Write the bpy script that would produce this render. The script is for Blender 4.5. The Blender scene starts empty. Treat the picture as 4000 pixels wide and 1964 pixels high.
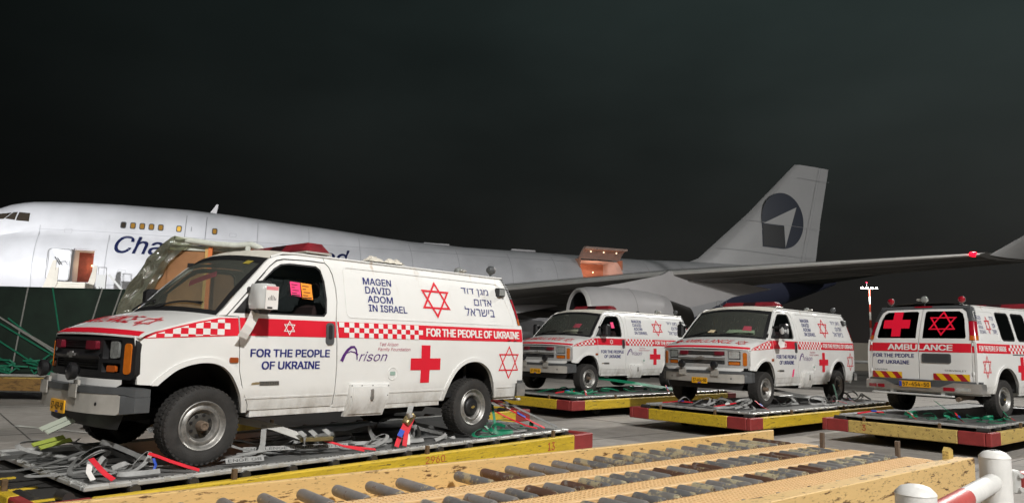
import bpy, math, random
from mathutils import Vector, Matrix, Euler
from mathutils.geometry import delaunay_2d_cdt
from math import sin, cos, pi, sqrt, radians, atan2
SC = bpy.context.scene
C = SC.collection
random.seed(7)

# ------------------------------------------------------------------ camera
CAM_H = 1.574
cam = bpy.data.cameras.new('camera'); camo = bpy.data.objects.new('camera', cam); C.objects.link(camo)
cam.sensor_width = 36.0; cam.lens = 36.0 * 2847.3 / 4000; cam.clip_start = 0.05; cam.clip_end = 3000
PITCH, ROLL = 0.1255, 0.0231
camo.matrix_world = Matrix.Translation((0, 0, CAM_H)) @ Matrix.Rotation(pi/2 + PITCH, 4, 'X') @ Matrix.Rotation(ROLL, 4, 'Z')
SC.camera = camo
SC.render.resolution_x, SC.render.resolution_y = 1024, 502

# ------------------------------------------------------------------ night sky
W = bpy.data.worlds.new('World'); SC.world = W; W.use_nodes = True
nt = W.node_tree; nt.nodes.clear()
def wn(t, **k):
    n = nt.nodes.new(t)
    for a, b in k.items(): setattr(n, a, b)
    return n
tc = wn('ShaderNodeTexCoord'); sep = wn('ShaderNodeSeparateXYZ'); nt.links.new(tc.outputs['Generated'], sep.inputs[0])
# low cloud deck lit by the city: brownish near the horizon, grey green higher up, uneven
elev = wn('ShaderNodeMapRange'); elev.inputs[1].default_value = 0.0; elev.inputs[2].default_value = 0.42
nt.links.new(sep.outputs['Z'], elev.inputs[0])
ramp = wn('ShaderNodeValToRGB'); e = ramp.color_ramp.elements
e[0].position = 0.0; e[0].color = (0.0150, 0.0128, 0.0118, 1)
e[1].position = 1.0; e[1].color = (0.0175, 0.0250, 0.0238, 1)
m_ = ramp.color_ramp.elements.new(0.45); m_.color = (0.0155, 0.0175, 0.0165, 1)
nt.links.new(elev.outputs[0], ramp.inputs[0])
noi = wn('ShaderNodeTexNoise'); noi.inputs['Scale'].default_value = 2.3; noi.inputs['Detail'].default_value = 4; noi.inputs['Roughness'].default_value = .45
mp = wn('ShaderNodeMapping'); mp.inputs['Scale'].default_value = (1, 1, 2.2); mp.inputs['Location'].default_value = (0.35, 0.2, 0.1)
nt.links.new(tc.outputs['Generated'], mp.inputs[0]); nt.links.new(mp.outputs[0], noi.inputs['Vector'])
nmr = wn('ShaderNodeMapRange'); nmr.inputs[1].default_value = .3; nmr.inputs[2].default_value = .7; nmr.inputs[3].default_value = .62; nmr.inputs[4].default_value = 1.22
nt.links.new(noi.outputs['Fac'], nmr.inputs[0])
# town to the east (right of the view): cloud base a little brighter there
az = wn('ShaderNodeMapRange'); az.inputs[1].default_value = -0.7; az.inputs[2].default_value = 0.75; az.inputs[3].default_value = .12; az.inputs[4].default_value = 1.5
nt.links.new(sep.outputs['X'], az.inputs[0])
mul = wn('ShaderNodeMath', operation='MULTIPLY'); nt.links.new(nmr.outputs[0], mul.inputs[0]); nt.links.new(az.outputs[0], mul.inputs[1])
bg = wn('ShaderNodeBackground'); nt.links.new(ramp.outputs[0], bg.inputs[0]); nt.links.new(mul.outputs[0], bg.inputs[1])
wo = wn('ShaderNodeOutputWorld'); nt.links.new(bg.outputs[0], wo.inputs[0])

SC.view_settings.view_transform = 'Standard'; SC.view_settings.look = 'None'
SC.view_settings.exposure = 0.0; SC.view_settings.gamma = 1.0; SC.view_settings.use_curve_mapping = False
SC.render.engine = 'CYCLES'
SC.cycles.max_bounces = 6; SC.cycles.transparent_max_bounces = 12; SC.cycles.sample_clamp_indirect = 4
SC.cycles.use_denoising = True

# floodlights of the apron (masts are built further down at these places)
FLOODS = [  # mast base x, y, head height, aim point, watts, cone, colour, radius
    ((11.0, -16.0), 22.0, (3.5, 14.0, 0.8), 51000, 1.35, (1.0, .982, .955), .7),
    ((-29.0, 9.0), 8.0, (-22.5, 48.0, 5.0), 58000, 1.2, (.97, .98, 1.0), .5),
    ((-7.0, -14.0), 17.0, (2.5, 13.0, .5), 4500, 1.9, (1.0, .95, .88), .5),
    ((64.0, 20.0), 20.0, (20.0, 64.0, 11.0), 32000, .85, (1.0, .98, .96), .5),  # added out of view to brighten the tail and aft fuselage
    ((36.0, 41.0), 27.0, (2.0, 12.0, 0), 62000, 1.0, (1.0, .975, .93), .5),
]
for i, (b, h, aim, wts, cone, col, rad) in enumerate(FLOODS):
    l = bpy.data.lights.new('floodlight_beam', 'SPOT'); l.energy = wts; l.spot_size = cone; l.spot_blend = 1.0
    l.color = col; l.shadow_soft_size = rad
    o = bpy.data.objects.new('floodlight_beam', l); C.objects.link(o)
    p = Vector((b[0], b[1], h)); d = Vector(aim) - p
    o.location = p + d.normalized() * .7
    o.rotation_euler = d.to_track_quat('-Z', 'Y').to_euler()

# ------------------------------------------------------------------ materials
MATS = {}
def mat(name, col, rough=.5, metal=0., var=.0, scale=6., bump=0., bscale=60., spec=.5, coat=0., emit=None, estr=0., alpha=1.):
    if name in MATS: return MATS[name]
    m = bpy.data.materials.new(name); m.use_nodes = True; t = m.node_tree; b = t.nodes['Principled BSDF']
    b.inputs['Base Color'].default_value = (*col, 1); b.inputs['Roughness'].default_value = rough; b.inputs['Metallic'].default_value = metal
    b.inputs['Specular IOR Level'].default_value = spec; b.inputs['Coat Weight'].default_value = coat; b.inputs['Coat Roughness'].default_value = .08
    b.inputs['Alpha'].default_value = alpha
    tcn = None
    if var or bump:
        tcn = t.nodes.new('ShaderNodeTexCoord')
    if var:
        n = t.nodes.new('ShaderNodeTexNoise'); n.inputs['Scale'].default_value = scale; n.inputs['Detail'].default_value = 6; n.inputs['Roughness'].default_value = .65
        t.links.new(tcn.outputs['Object'], n.inputs['Vector'])
        r = t.nodes.new('ShaderNodeMapRange'); r.inputs[1].default_value = .3; r.inputs[2].default_value = .7; r.inputs[3].default_value = 1 - var; r.inputs[4].default_value = 1 + var * .45
        t.links.new(n.outputs['Fac'], r.inputs[0])
        mx = t.nodes.new('ShaderNodeVectorMath'); mx.operation = 'SCALE'; mx.inputs[0].default_value = col
        t.links.new(r.outputs[0], mx.inputs['Scale']); t.links.new(mx.outputs[0], b.inputs['Base Color'])
    if bump:
        n2 = t.nodes.new('ShaderNodeTexNoise'); n2.inputs['Scale'].default_value = bscale; n2.inputs['Detail'].default_value = 4
        t.links.new(tcn.outputs['Object'], n2.inputs['Vector'])
        bu = t.nodes.new('ShaderNodeBump'); bu.inputs['Strength'].default_value = bump; bu.inputs['Distance'].default_value = .02
        t.links.new(n2.outputs['Fac'], bu.inputs['Height']); t.links.new(bu.outputs[0], b.inputs['Normal'])
    if emit:
        b.inputs['Emission Color'].default_value = (*emit, 1); b.inputs['Emission Strength'].default_value = estr
    MATS[name] = m; return m

def worn(name, col, wear, lo=.55, hi=.62, scale=5., rough=.55, stretch=(1, 1, 1), mottle=.12, metal=0., col2=None, lo2=.6, hi2=.66):
    """paint worn through to rust or wood in noise shaped patches"""
    if name in MATS: return MATS[name]
    m = bpy.data.materials.new(name); m.use_nodes = True; t = m.node_tree; b = t.nodes['Principled BSDF']
    b.inputs['Roughness'].default_value = rough; b.inputs['Metallic'].default_value = metal
    tcn = t.nodes.new('ShaderNodeTexCoord'); mp = t.nodes.new('ShaderNodeMapping'); mp.inputs['Scale'].default_value = stretch
    t.links.new(tcn.outputs['Object'], mp.inputs[0])
    def noise(s, d=8, r=.68):
        n = t.nodes.new('ShaderNodeTexNoise'); n.inputs['Scale'].default_value = s; n.inputs['Detail'].default_value = d; n.inputs['Roughness'].default_value = r
        t.links.new(mp.outputs[0], n.inputs['Vector']); return n.outputs['Fac']
    def rng(src, a, bb, c, d):
        r = t.nodes.new('ShaderNodeMapRange'); r.inputs[1].default_value = a; r.inputs[2].default_value = bb; r.inputs[3].default_value = c; r.inputs[4].default_value = d
        t.links.new(src, r.inputs[0]); return r.outputs[0]
    v = rng(noise(scale * .5), .3, .7, 1 - mottle, 1 + mottle * .5)
    sc = t.nodes.new('ShaderNodeVectorMath'); sc.operation = 'SCALE'; sc.inputs[0].default_value = col; t.links.new(v, sc.inputs['Scale'])
    def mix(fac, a, bcol):
        mx = t.nodes.new('ShaderNodeMix'); mx.data_type = 'RGBA'
        t.links.new(fac, mx.inputs[0]); t.links.new(a, mx.inputs[6]); mx.inputs[7].default_value = (*bcol, 1); return mx.outputs[2]
    out = mix(rng(noise(scale), lo, hi, 0, 1), sc.outputs[0], wear)
    if col2: out = mix(rng(noise(scale * 2.7), lo2, hi2, 0, 1), out, col2)
    t.links.new(out, b.inputs['Base Color'])
    bu = t.nodes.new('ShaderNodeBump'); bu.inputs['Strength'].default_value = .35; bu.inputs['Distance'].default_value = .01
    t.links.new(noise(scale), bu.inputs['Height']); t.links.new(bu.outputs[0], b.inputs['Normal'])
    MATS[name] = m; return m

def film(name, tint, gloss=.12, rough=.05, trans=.85, haze=0., wrinkle=0.):
    """thin transparent sheet: mostly see-through, a reflecting share, optional milky share"""
    if name in MATS: return MATS[name]
    m = bpy.data.materials.new(name); m.use_nodes = True; t = m.node_tree; t.nodes.remove(t.nodes['Principled BSDF'])
    tr = t.nodes.new('ShaderNodeBsdfTransparent'); tr.inputs[0].default_value = (*[c * trans for c in tint], 1)
    gl = t.nodes.new('ShaderNodeBsdfGlossy'); gl.inputs['Roughness'].default_value = rough; gl.inputs[0].default_value = (.9, .9, .9, 1)
    fr = t.nodes.new('ShaderNodeFresnel'); fr.inputs[0].default_value = 1.45
    ad = t.nodes.new('ShaderNodeMath'); ad.operation = 'MULTIPLY_ADD'; ad.inputs[1].default_value = .9; ad.inputs[2].default_value = max(0, gloss - .04)
    t.links.new(fr.outputs[0], ad.inputs[0])
    mx = t.nodes.new('ShaderNodeMixShader'); t.links.new(ad.outputs[0], mx.inputs[0]); t.links.new(tr.outputs[0], mx.inputs[1]); t.links.new(gl.outputs[0], mx.inputs[2])
    out = mx.outputs[0]
    if haze:
        df = t.nodes.new('ShaderNodeBsdfDiffuse'); df.inputs[0].default_value = (*tint, 1)
        m2 = t.nodes.new('ShaderNodeMixShader'); m2.inputs[0].default_value = haze
        t.links.new(out, m2.inputs[1]); t.links.new(df.outputs[0], m2.inputs[2]); out = m2.outputs[0]
    if wrinkle:
        tcn = t.nodes.new('ShaderNodeTexCoord'); n = t.nodes.new('ShaderNodeTexNoise'); n.inputs['Scale'].default_value = 9; n.inputs['Detail'].default_value = 5; n.inputs['Distortion'].default_value = 1.2
        t.links.new(tcn.outputs['Object'], n.inputs['Vector'])
        bu = t.nodes.new('ShaderNodeBump'); bu.inputs['Strength'].default_value = wrinkle; bu.inputs['Distance'].default_value = .05
        t.links.new(n.outputs['Fac'], bu.inputs['Height']); t.links.new(bu.outputs[0], gl.inputs['Normal'])
    t.links.new(out, t.nodes['Material Output'].inputs[0])
    MATS[name] = m; return m

WHITE = bpy.data.materials.new('van_white_paint'); WHITE.use_nodes = True
def _white():
    t = WHITE.node_tree; b = t.nodes['Principled BSDF']; b.inputs['Roughness'].default_value = .34; b.inputs['Coat Weight'].default_value = .4; b.inputs['Coat Roughness'].default_value = .1
    tcn = t.nodes.new('ShaderNodeTexCoord'); sp = t.nodes.new('ShaderNodeSeparateXYZ'); t.links.new(tcn.outputs['Object'], sp.inputs[0])
    def noise(s, d=6, r=.65, st=(1, 1, 1)):
        mp = t.nodes.new('ShaderNodeMapping'); mp.inputs['Scale'].default_value = st; t.links.new(tcn.outputs['Object'], mp.inputs[0])
        n = t.nodes.new('ShaderNodeTexNoise'); n.inputs['Scale'].default_value = s; n.inputs['Detail'].default_value = d; n.inputs['Roughness'].default_value = r; t.links.new(mp.outputs[0], n.inputs['Vector']); return n.outputs['Fac']
    def mr(src, a, bb, c, d):
        r = t.nodes.new('ShaderNodeMapRange'); r.inputs[1].default_value = a; r.inputs[2].default_value = bb; r.inputs[3].default_value = c; r.inputs[4].default_value = d; t.links.new(src, r.inputs[0]); return r.outputs[0]
    def op(o_, a, c):
        m = t.nodes.new('ShaderNodeMath'); m.operation = o_; m.use_clamp = True
        for i, q in enumerate((a, c)):
            if isinstance(q, (int, float)): m.inputs[i].default_value = q
            else: t.links.new(q, m.inputs[i])
        return m.outputs[0]
    def mix(f, a, col):
        m = t.nodes.new('ShaderNodeMix'); m.data_type = 'RGBA'; t.links.new(f, m.inputs[0])
        if isinstance(a, tuple): m.inputs[6].default_value = (*a, 1)
        else: t.links.new(a, m.inputs[6])
        m.inputs[7].default_value = (*col, 1); return m.outputs[2]
    c = mix(mr(noise(1.6), .35, .75, 0, .30), (.755, .755, .735), (.60, .59, .55))                        # old film of dust
    road = op('MULTIPLY', mr(sp.outputs['Z'], .36, .66, 1, 0), mr(noise(5, 8, .7, (1, 1, .6)), .42, .68, .15, 1))  # splashed road dirt on the sills
    c = mix(op('MULTIPLY', road, .75), c, (.20, .165, .12))
    run = op('MULTIPLY', mr(sp.outputs['Z'], 1.55, 1.93, 0, 1), mr(noise(7, 4, .6, (1.4, 1.4, .12)), .60, .75, 0, .55))  # rust runs from the gutter
    c = mix(run, c, (.42, .27, .13))
    t.links.new(c, b.inputs['Base Color']); t.links.new(mr(noise(3), .3, .7, .28, .46), b.inputs['Roughness'])
_white()
ROOFW = mat('roof_white_dusty', (.66, .63, .55), .55, var=.22, scale=3)
REDV = mat('red_vinyl', (.66, .012, .03), .38)
WHV = mat('white_vinyl', (.78, .77, .74), .4)
BLUEV = mat('blue_vinyl', (.016, .022, .16), .4)
PURP = mat('purple_vinyl', (.085, .02, .16), .4)
BLK = mat('black_plastic', (.012, .012, .013), .5, var=.3, scale=12)
RUB = mat('tyre_rubber', (.030, .028, .026), .82, var=.35, scale=9, bump=.2, bscale=90)
GREYP = mat('grey_plastic', (.075, .079, .082), .5, var=.2, scale=8)
CHROME = mat('bumper_silver', (.52, .51, .49), .3, .75, var=.12, scale=7)
BUMPW = mat('bumper_cream_grey', (.46, .44, .40), .42, .25, var=.15, scale=6)
SILV = mat('grille_silver', (.66, .66, .65), .3, .5, var=.1, scale=9)
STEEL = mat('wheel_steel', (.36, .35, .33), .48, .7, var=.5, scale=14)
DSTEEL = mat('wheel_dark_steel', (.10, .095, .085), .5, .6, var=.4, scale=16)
RUSTH = mat('hub_rusty', (.20, .15, .11), .6, .4, var=.4, scale=25)
AMBER = mat('amber_lens', (.50, .13, .010), .22, coat=.5, var=.15, scale=25)
REDL = mat('red_lens', (.33, .006, .018), .2, coat=.6, var=.15, scale=20)
REDLB = mat('lightbar_red', (.22, .018, .026), .42, coat=.25, var=.35, scale=7)
CLEAR = mat('headlamp_glass', (.55, .57, .55), .15, .5, var=.3, scale=30, coat=.6)
DARKIN = mat('interior_dark', (.010, .010, .011), .8, var=.3, scale=5)
SEATM = mat('seat_maroon', (.040, .013, .016), .85, var=.3, scale=20)
SEATG = mat('seat_green_grey', (.12, .17, .15), .8)
UNDER = mat('underbody', (.012, .011, .010), .85, var=.4, scale=8)
GLASS = film('window_glass', (.86, .93, .88), .07, .02, .90)
WSG = film('windscreen_glass', (.60, .63, .55), .09, .05, 1.0, .075)  # milky share puts reflected sky haze and dust into the glass
GLASSD = film('dark_tint_glass', (.12, .13, .13), .09, .02, .35)
PLATEY = mat('plate_yellow', (.80, .40, .015), .4, var=.08, scale=20)
PINK = mat('pink_tag', (.90, .04, .19), .6)
ORNG = mat('orange_tag', (.95, .30, .015), .6)
PAPER = mat('paper_white', (.74, .72, .69), .8, var=.05)
YCHEV = mat('yellow_reflector', (.75, .45, .01), .4)
RCHEV = mat('red_reflector', (.36, .012, .02), .4)

# ------------------------------------------------------------------ mesh helpers
def link(o, parent=None):
    C.objects.link(o)
    if parent: o.parent = parent
    return o
def mobj(name, V, F, m, parent=None, smooth=False, M=None):
    me = bpy.data.meshes.new(name)
    if M is not None: V = [M @ Vector(v) for v in V]
    me.from_pydata([tuple(v) for v in V], [], F); me.update()
    if m: me.materials.append(m)
    if smooth:
        me.polygons.foreach_set('use_smooth', [True] * len(me.polygons))
        try: me.set_sharp_from_angle(angle=radians(38))
        except Exception: pass
    return link(bpy.data.objects.new(name, me), parent)
def empty(name, loc=(0, 0, 0), rz=0, parent=None):
    o = bpy.data.objects.new(name, None); o.location = loc; o.rotation_euler = (0, 0, rz); o.empty_display_size = .2
    return link(o, parent)
def tag(o, label, cat, group=None):
    o['label'] = label; o['category'] = cat
    if group: o['group'] = group
    return o
def struct(o): o['kind'] = 'structure'; return o
def copy_tree(o, parent=None):
    c = o.copy(); C.objects.link(c)
    if parent: c.parent = parent
    for ch in [x for x in o.children]: copy_tree(ch, c)
    return c

class MB:
    def __init__(s): s.V = []; s.F = []
    def add(s, V, F, M=None):
        n = len(s.V)
        s.V += [tuple(M @ Vector(v)) if M is not None else tuple(v) for v in V]; s.F += [tuple(i + n for i in f) for f in F]; return s
    def box(s, x0, x1, y0, y1, z0, z1, M=None, bev=0.):
        if bev <= 0:
            V = [(x, y, z) for z in (z0, z1) for y in (y0, y1) for x in (x0, x1)]
            F = [(0, 2, 3, 1), (4, 5, 7, 6), (0, 1, 5, 4), (2, 6, 7, 3), (0, 4, 6, 2), (1, 3, 7, 5)]
            return s.add(V, F, M)
        b = min(bev, (x1-x0)/2.01, (y1-y0)/2.01, (z1-z0)/2.01); V = []; idx = {}
        for sx in (0, 1):
            for sy in (0, 1):
                for sz in (0, 1):
                    X = (x0, x1)[sx]; Y = (y0, y1)[sy]; Z = (z0, z1)[sz]; dx = b if sx == 0 else -b; dy = b if sy == 0 else -b; dz = b if sz == 0 else -b
                    for ax, p in (('x', (X, Y+dy, Z+dz)), ('y', (X+dx, Y, Z+dz)), ('z', (X+dx, Y+dy, Z))):
                        idx[(sx, sy, sz, ax)] = len(V); V.append(p)
        F = []
        def quad(a): F.append(tuple(idx[k] for k in a))
        for q in (0, 1):
            o = (lambda l: l) if q else (lambda l: l[::-1])
            quad(o([(q, 0, 0, 'x'), (q, 1, 0, 'x'), (q, 1, 1, 'x'), (q, 0, 1, 'x')]))
            quad(o([(0, q, 0, 'y'), (0, q, 1, 'y'), (1, q, 1, 'y'), (1, q, 0, 'y')]))
            quad(o([(0, 0, q, 'z'), (1, 0, q, 'z'), (1, 1, q, 'z'), (0, 1, q, 'z')]))
        cx, cy, cz = (x0+x1)/2, (y0+y1)/2, (z0+z1)/2
        def orient(f):
            p = [Vector(V[i]) for i in f]; n = (p[1]-p[0]).cross(p[2]-p[0]); ce = sum(p, Vector()) / len(p) - Vector((cx, cy, cz))
            return f if n.dot(ce) > 0 else f[::-1]
        for a in (0, 1):
            for c in (0, 1):
                F.append(orient((idx[(a, c, 0, 'x')], idx[(a, c, 1, 'x')], idx[(a, c, 1, 'y')], idx[(a, c, 0, 'y')])))
                F.append(orient((idx[(a, 0, c, 'x')], idx[(a, 1, c, 'x')], idx[(a, 1, c, 'z')], idx[(a, 0, c, 'z')])))
                F.append(orient((idx[(0, a, c, 'y')], idx[(1, a, c, 'y')], idx[(1, a, c, 'z')], idx[(0, a, c, 'z')])))
                for d in (0, 1): F.append(orient((idx[(a, c, d, 'x')], idx[(a, c, d, 'y')], idx[(a, c, d, 'z')])))
        return s.add(V, [orient(f) for f in F], M)
    def tube(s, pts, r, n=8, caps=True):
        pts = [Vector(p) for p in pts]; V = []; F = []
        rs = r if isinstance(r, (list, tuple)) else [r] * len(pts)
        for i, p in enumerate(pts):
            d = (pts[min(i+1, len(pts)-1)] - pts[max(i-1, 0)]).normalized()
            a = d.cross(Vector((0, 0, 1)));
            if a.length < 1e-3: a = Vector((1, 0, 0))
            a.normalize(); b = a.cross(d)
            for k in range(n):
                t = 2*pi*k/n; V.append(p + (a*cos(t) + b*sin(t)) * rs[i])
        for i in range(len(pts)-1):
            for k in range(n): F.append((i*n+k, (i+1)*n+k, (i+1)*n+(k+1) % n, i*n+(k+1) % n))
        if caps: F.append(tuple(range(n))); F.append(tuple(reversed(range((len(pts)-1)*n, len(pts)*n))))
        return s.add(V, F)
    def lathe(s, prof, n=32, M=None, close=False):
        """prof: list of (r, h), axis along +Z"""
        V = []; F = []; m = len(prof)
        for r, h in prof:
            for k in range(n): V.append((r*cos(2*pi*k/n), r*sin(2*pi*k/n), h))
        for i in range(m-1 + (1 if close else 0)):
            j = (i+1) % m
            for k in range(n): F.append((i*n+k, i*n+(k+1) % n, j*n+(k+1) % n, j*n+k))
        return s.add(V, F, M)
    def prism(s, poly, d0, d1, f):
        """poly in 2d, f(u,v,d)->3d"""
        n = len(poly); V = [f(u, v, d0) for u, v in poly] + [f(u, v, d1) for u, v in poly]
        F = [tuple(range(n)), tuple(reversed(range(n, 2*n)))] + [(i, n+i, n+(i+1) % n, (i+1) % n) for i in range(n)]
        return s.add(V, F)
    def ribbon(s, pts, w, up=None, thick=.003):
        pts = [Vector(p) for p in pts]; V = []; F = []
        for i, p in enumerate(pts):
            d = (pts[min(i+1, len(pts)-1)] - pts[max(i-1, 0)]).normalized()
            u = Vector(up[i]) if isinstance(up, list) else Vector(up or (0, 0, 1))
            a = d.cross(u)
            if a.length < 1e-3: a = d.cross(Vector((0, 1, .3)))
            a.normalize(); nn = a.cross(d).normalized() * thick / 2
            V += [p + a*w/2 + nn, p - a*w/2 + nn, p - a*w/2 - nn, p + a*w/2 - nn]
        for i in range(len(pts)-1):
            for k in range(4): F.append((i*4+k, (i+1)*4+k, (i+1)*4+(k+1) % 4, i*4+(k+1) % 4))
        F += [(3, 2, 1, 0), tuple(4*(len(pts)-1)+k for k in range(4))]
        return s.add(V, F)
    def build(s, name, m, parent=None, smooth=False): return mobj(name, s.V, s.F, m, parent, smooth)

def inpoly(x, y, P):
    r = False; j = len(P)-1
    for i in range(len(P)):
        if (P[i][1] > y) != (P[j][1] > y) and x < (P[j][0]-P[i][0])*(y-P[i][1])/(P[j][1]-P[i][1]) + P[i][0]: r = not r
        j = i
    return r
def dens(P, step, closed=True):
    out = []
    for i in range(len(P) if closed else len(P)-1):
        a = P[i]; b = P[(i+1) % len(P)]; n = max(1, int(math.ceil(math.hypot(b[0]-a[0], b[1]-a[1])/step)))
        out += [(a[0]+(b[0]-a[0])*k/n, a[1]+(b[1]-a[1])*k/n) for k in range(n)]
    return out
def tri2d(outline, holes=(), step=.08):
    loops = [dens(outline, step)] + [dens(h, step) for h in holes]
    pts = []; edges = []
    for L in loops:
        n = len(pts); pts += L; edges += [(n+i, n+(i+1) % len(L)) for i in range(len(L))]
    xs = [p[0] for p in loops[0]]; ys = [p[1] for p in loops[0]]
    x = min(xs) + step*.5
    while x < max(xs):
        y = min(ys) + step*.5
        while y < max(ys):
            if inpoly(x, y, loops[0]) and not any(inpoly(x, y, h) for h in loops[1:]): pts.append((x, y))
            y += step
        x += step
    V, E, F, *_ = delaunay_2d_cdt([Vector(p) for p in pts], edges, [], 0, 1e-5)
    FF = []
    for f in F:
        c = sum((V[i] for i in f), Vector((0, 0))) / len(f)
        if inpoly(c.x, c.y, loops[0]) and not any(inpoly(c.x, c.y, h) for h in loops[1:]):
            a, b_, c_ = (V[i] for i in f[:3])
            FF.append(tuple(f) if (b_-a).cross(c_-a) > 0 else tuple(reversed(f)))
    return [(v.x, v.y) for v in V], FF
def surf(name, outline, fmap, m, parent, holes=(), step=.08, off=0., rim=0., smooth=True):
    V2, F = tri2d(outline, holes, step)
    V = [fmap(u, v, off) for u, v in V2]; F = list(F)
    if rim:
        cnt = {}
        for f in F:
            for i in range(3):
                a, b = f[i], f[(i+1) % 3]; cnt[(a, b)] = cnt.get((a, b), 0) + 1
        n = len(V); mp_ = {}
        for (a, b) in list(cnt):
            if (b, a) not in cnt:
                for k in (a, b):
                    if k not in mp_: mp_[k] = len(V); V.append(fmap(V2[k][0], V2[k][1], off - rim))
                F.append((b, a, mp_[a], mp_[b]))
    used = sorted({i for f in F for i in f}); re = {k: i for i, k in enumerate(used)}
    return mobj(name, [V[k] for k in used], [tuple(re[i] for i in f) for f in F], m, parent, smooth)

TXT = {}
try: FONT = bpy.data.fonts.load(bpy.utils.system_resource('DATAFILES', path='fonts') + '/Inter.woff2')   # the sans that ships with Blender
except Exception: FONT = None
def text2d(s, bold=0., shear=0., space=1.):
    key = (s, bold, shear, space)
    if key in TXT: return TXT[key]
    c = bpy.data.curves.new('lettering', 'FONT'); c.body = s; c.size = 1
    if FONT and s.isascii(): c.font = FONT
    c.offset = bold; c.shear = shear; c.space_character = space
    c.resolution_u = 4; c.fill_mode = 'NONE'
    o = bpy.data.objects.new('lettering', c); C.objects.link(o)
    me = bpy.data.meshes.new_from_object(o.evaluated_get(bpy.context.evaluated_depsgraph_get()))
    P0 = [(v.co.x, v.co.y) for v in me.vertices]; E0 = [tuple(e.vertices) for e in me.edges]
    bpy.data.objects.remove(o); bpy.data.curves.remove(c); bpy.data.meshes.remove(me)
    adj = {}
    for a, b in E0: adj.setdefault(a, []).append(b); adj.setdefault(b, []).append(a)
    seen = set(); loops = []
    for s0 in range(len(P0)):
        if s0 in seen or s0 not in adj: continue
        L = [s0]; seen.add(s0)
        nx = [q for q in adj[s0] if q == s0+1] or adj[s0]
        cur = nx[0]
        while cur not in seen:
            L.append(cur); seen.add(cur); nn = [q for q in adj[cur] if q not in seen]
            if not nn: break
            cur = nn[0]
        loops.append(L)
    def wind(x, y):
        w = 0
        for L in loops:
            for i in range(len(L)):
                (ax, ay), (bx, by) = P0[L[i]], P0[L[(i+1) % len(L)]]
                if (ay <= y) != (by <= y):
                    t = (y-ay)/(by-ay)
                    if ax+(bx-ax)*t > x: w += 1 if by > ay else -1
        return w
    Vv, _e, Fv, *_ = delaunay_2d_cdt([Vector(p) for p in P0], E0, [], 0, 1e-6)
    V = [(v.x, v.y) for v in Vv]; F = []
    for f in Fv:
        cx = sum(V[i][0] for i in f)/len(f); cy = sum(V[i][1] for i in f)/len(f)
        if wind(cx, cy): F.append(tuple(f))
    FF = []
    for f in F:
        a = sum(V[f[i]][0]*V[f[(i+1) % len(f)]][1] - V[f[(i+1) % len(f)]][0]*V[f[i]][1] for i in range(len(f)))
        FF.append(f if a > 0 else f[::-1])
    x0 = min(v[0] for v in V); x1 = max(v[0] for v in V); y0 = min(v[1] for v in V); y1 = max(v[1] for v in V)
    TXT[key] = ([((v[0]-x0)/(x1-x0), (v[1]-y0)/(y1-y0)) for v in V], FF); return TXT[key]
def lettering(name, s, box, fmap, m, parent, bold=.02, shear=0., off=.004, space=1., extra=()):
    """one or more lines; box = (u0, v0, u1, v1) fitted exactly; extra = more (text, box)"""
    first = None
    for t, (u0, v0, u1, v1) in [(s, box)] + list(extra):
        V = []; F = []
        V2, F2 = text2d(t, 0, shear, space)
        b = bold*(v1-v0)*1.25; sh = [(0, 0)] if b < .0012 else [(-b, -b*.6), (b, -b*.6), (-b, b*.6), (b, b*.6), (0, 0)]
        U0, U1, W0, W1 = (u0, u1, v0, v1) if len(sh) == 1 else (u0+b, u1-b, v0+b*.6, v1-b*.6)
        for q, (du, dv) in enumerate(sh):
            n = len(V); V += [fmap(U0+(U1-U0)*a+du, W0+(W1-W0)*c+dv, off+q*.0003) for a, c in V2]; F += [tuple(i+n for i in f) for f in F2]
        o = mobj(name, V, F, m, parent); first = first or o
    return first
def star_mesh(name, cu, cv, ru, rv, wd, fmap, m, parent, off=.004):
    V = []; F = []
    for k, sg in enumerate((1, -1)):
        o_ = [(cu + ru*sin(2*pi*i/3)*1.0, cv + sg*rv*cos(2*pi*i/3)) for i in range(3)]
        i_ = [(cu + ru*(1-wd)*sin(2*pi*i/3), cv + sg*rv*(1-wd)*cos(2*pi*i/3)) for i in range(3)]
        for a in range(3):
            b = (a+1) % 3; N = 5; n = len(V)
            for q in range(N+1):
                t = q/N
                for L in (o_, i_): V.append(fmap(L[a][0]+(L[b][0]-L[a][0])*t, L[a][1]+(L[b][1]-L[a][1])*t, off + .0012*k))
            for q in range(N):
                f = (n+2*q, n+2*q+2, n+2*q+3, n+2*q+1); F.append(f if sg < 0 else f[::-1])
    return mobj(name, V, F, m, parent)
def clip(poly, P):
    """Sutherland-Hodgman against convex counter-clockwise P"""
    out = poly
    for i in range(len(P)):
        a = P[i]; b = P[(i+1) % len(P)]; inp = out; out = []
        def sd(p): return (b[0]-a[0])*(p[1]-a[1]) - (b[1]-a[1])*(p[0]-a[0])
        for j in range(len(inp)):
            p = inp[j]; q = inp[(j+1) % len(inp)]; sp, sq = sd(p), sd(q)
            if sp >= 0: out.append(p)
            if (sp >= 0) != (sq >= 0):
                t = sp/(sp-sq); out.append((p[0]+(q[0]-p[0])*t, p[1]+(q[1]-p[1])*t))
        if not out: return []
    return out
def cells(name, polys, fmap, m, parent, off=.004):
    V = []; F = []
    for P in polys:
        if len(P) < 3: continue
        n = len(V); V += [fmap(u, v, off) for u, v in P]; F.append(tuple(range(n, n+len(P))))
    return mobj(name, V, F, m, parent)
def lerp(a, b, t): return a + (b-a)*t
def interp(x, T):
    if x <= T[0][0]: return T[0][1]
    for (a, b), (c, d) in zip(T, T[1:]):
        if x <= c: return b + (d-b)*(x-a)/(c-a)
    return T[-1][1]
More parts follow.
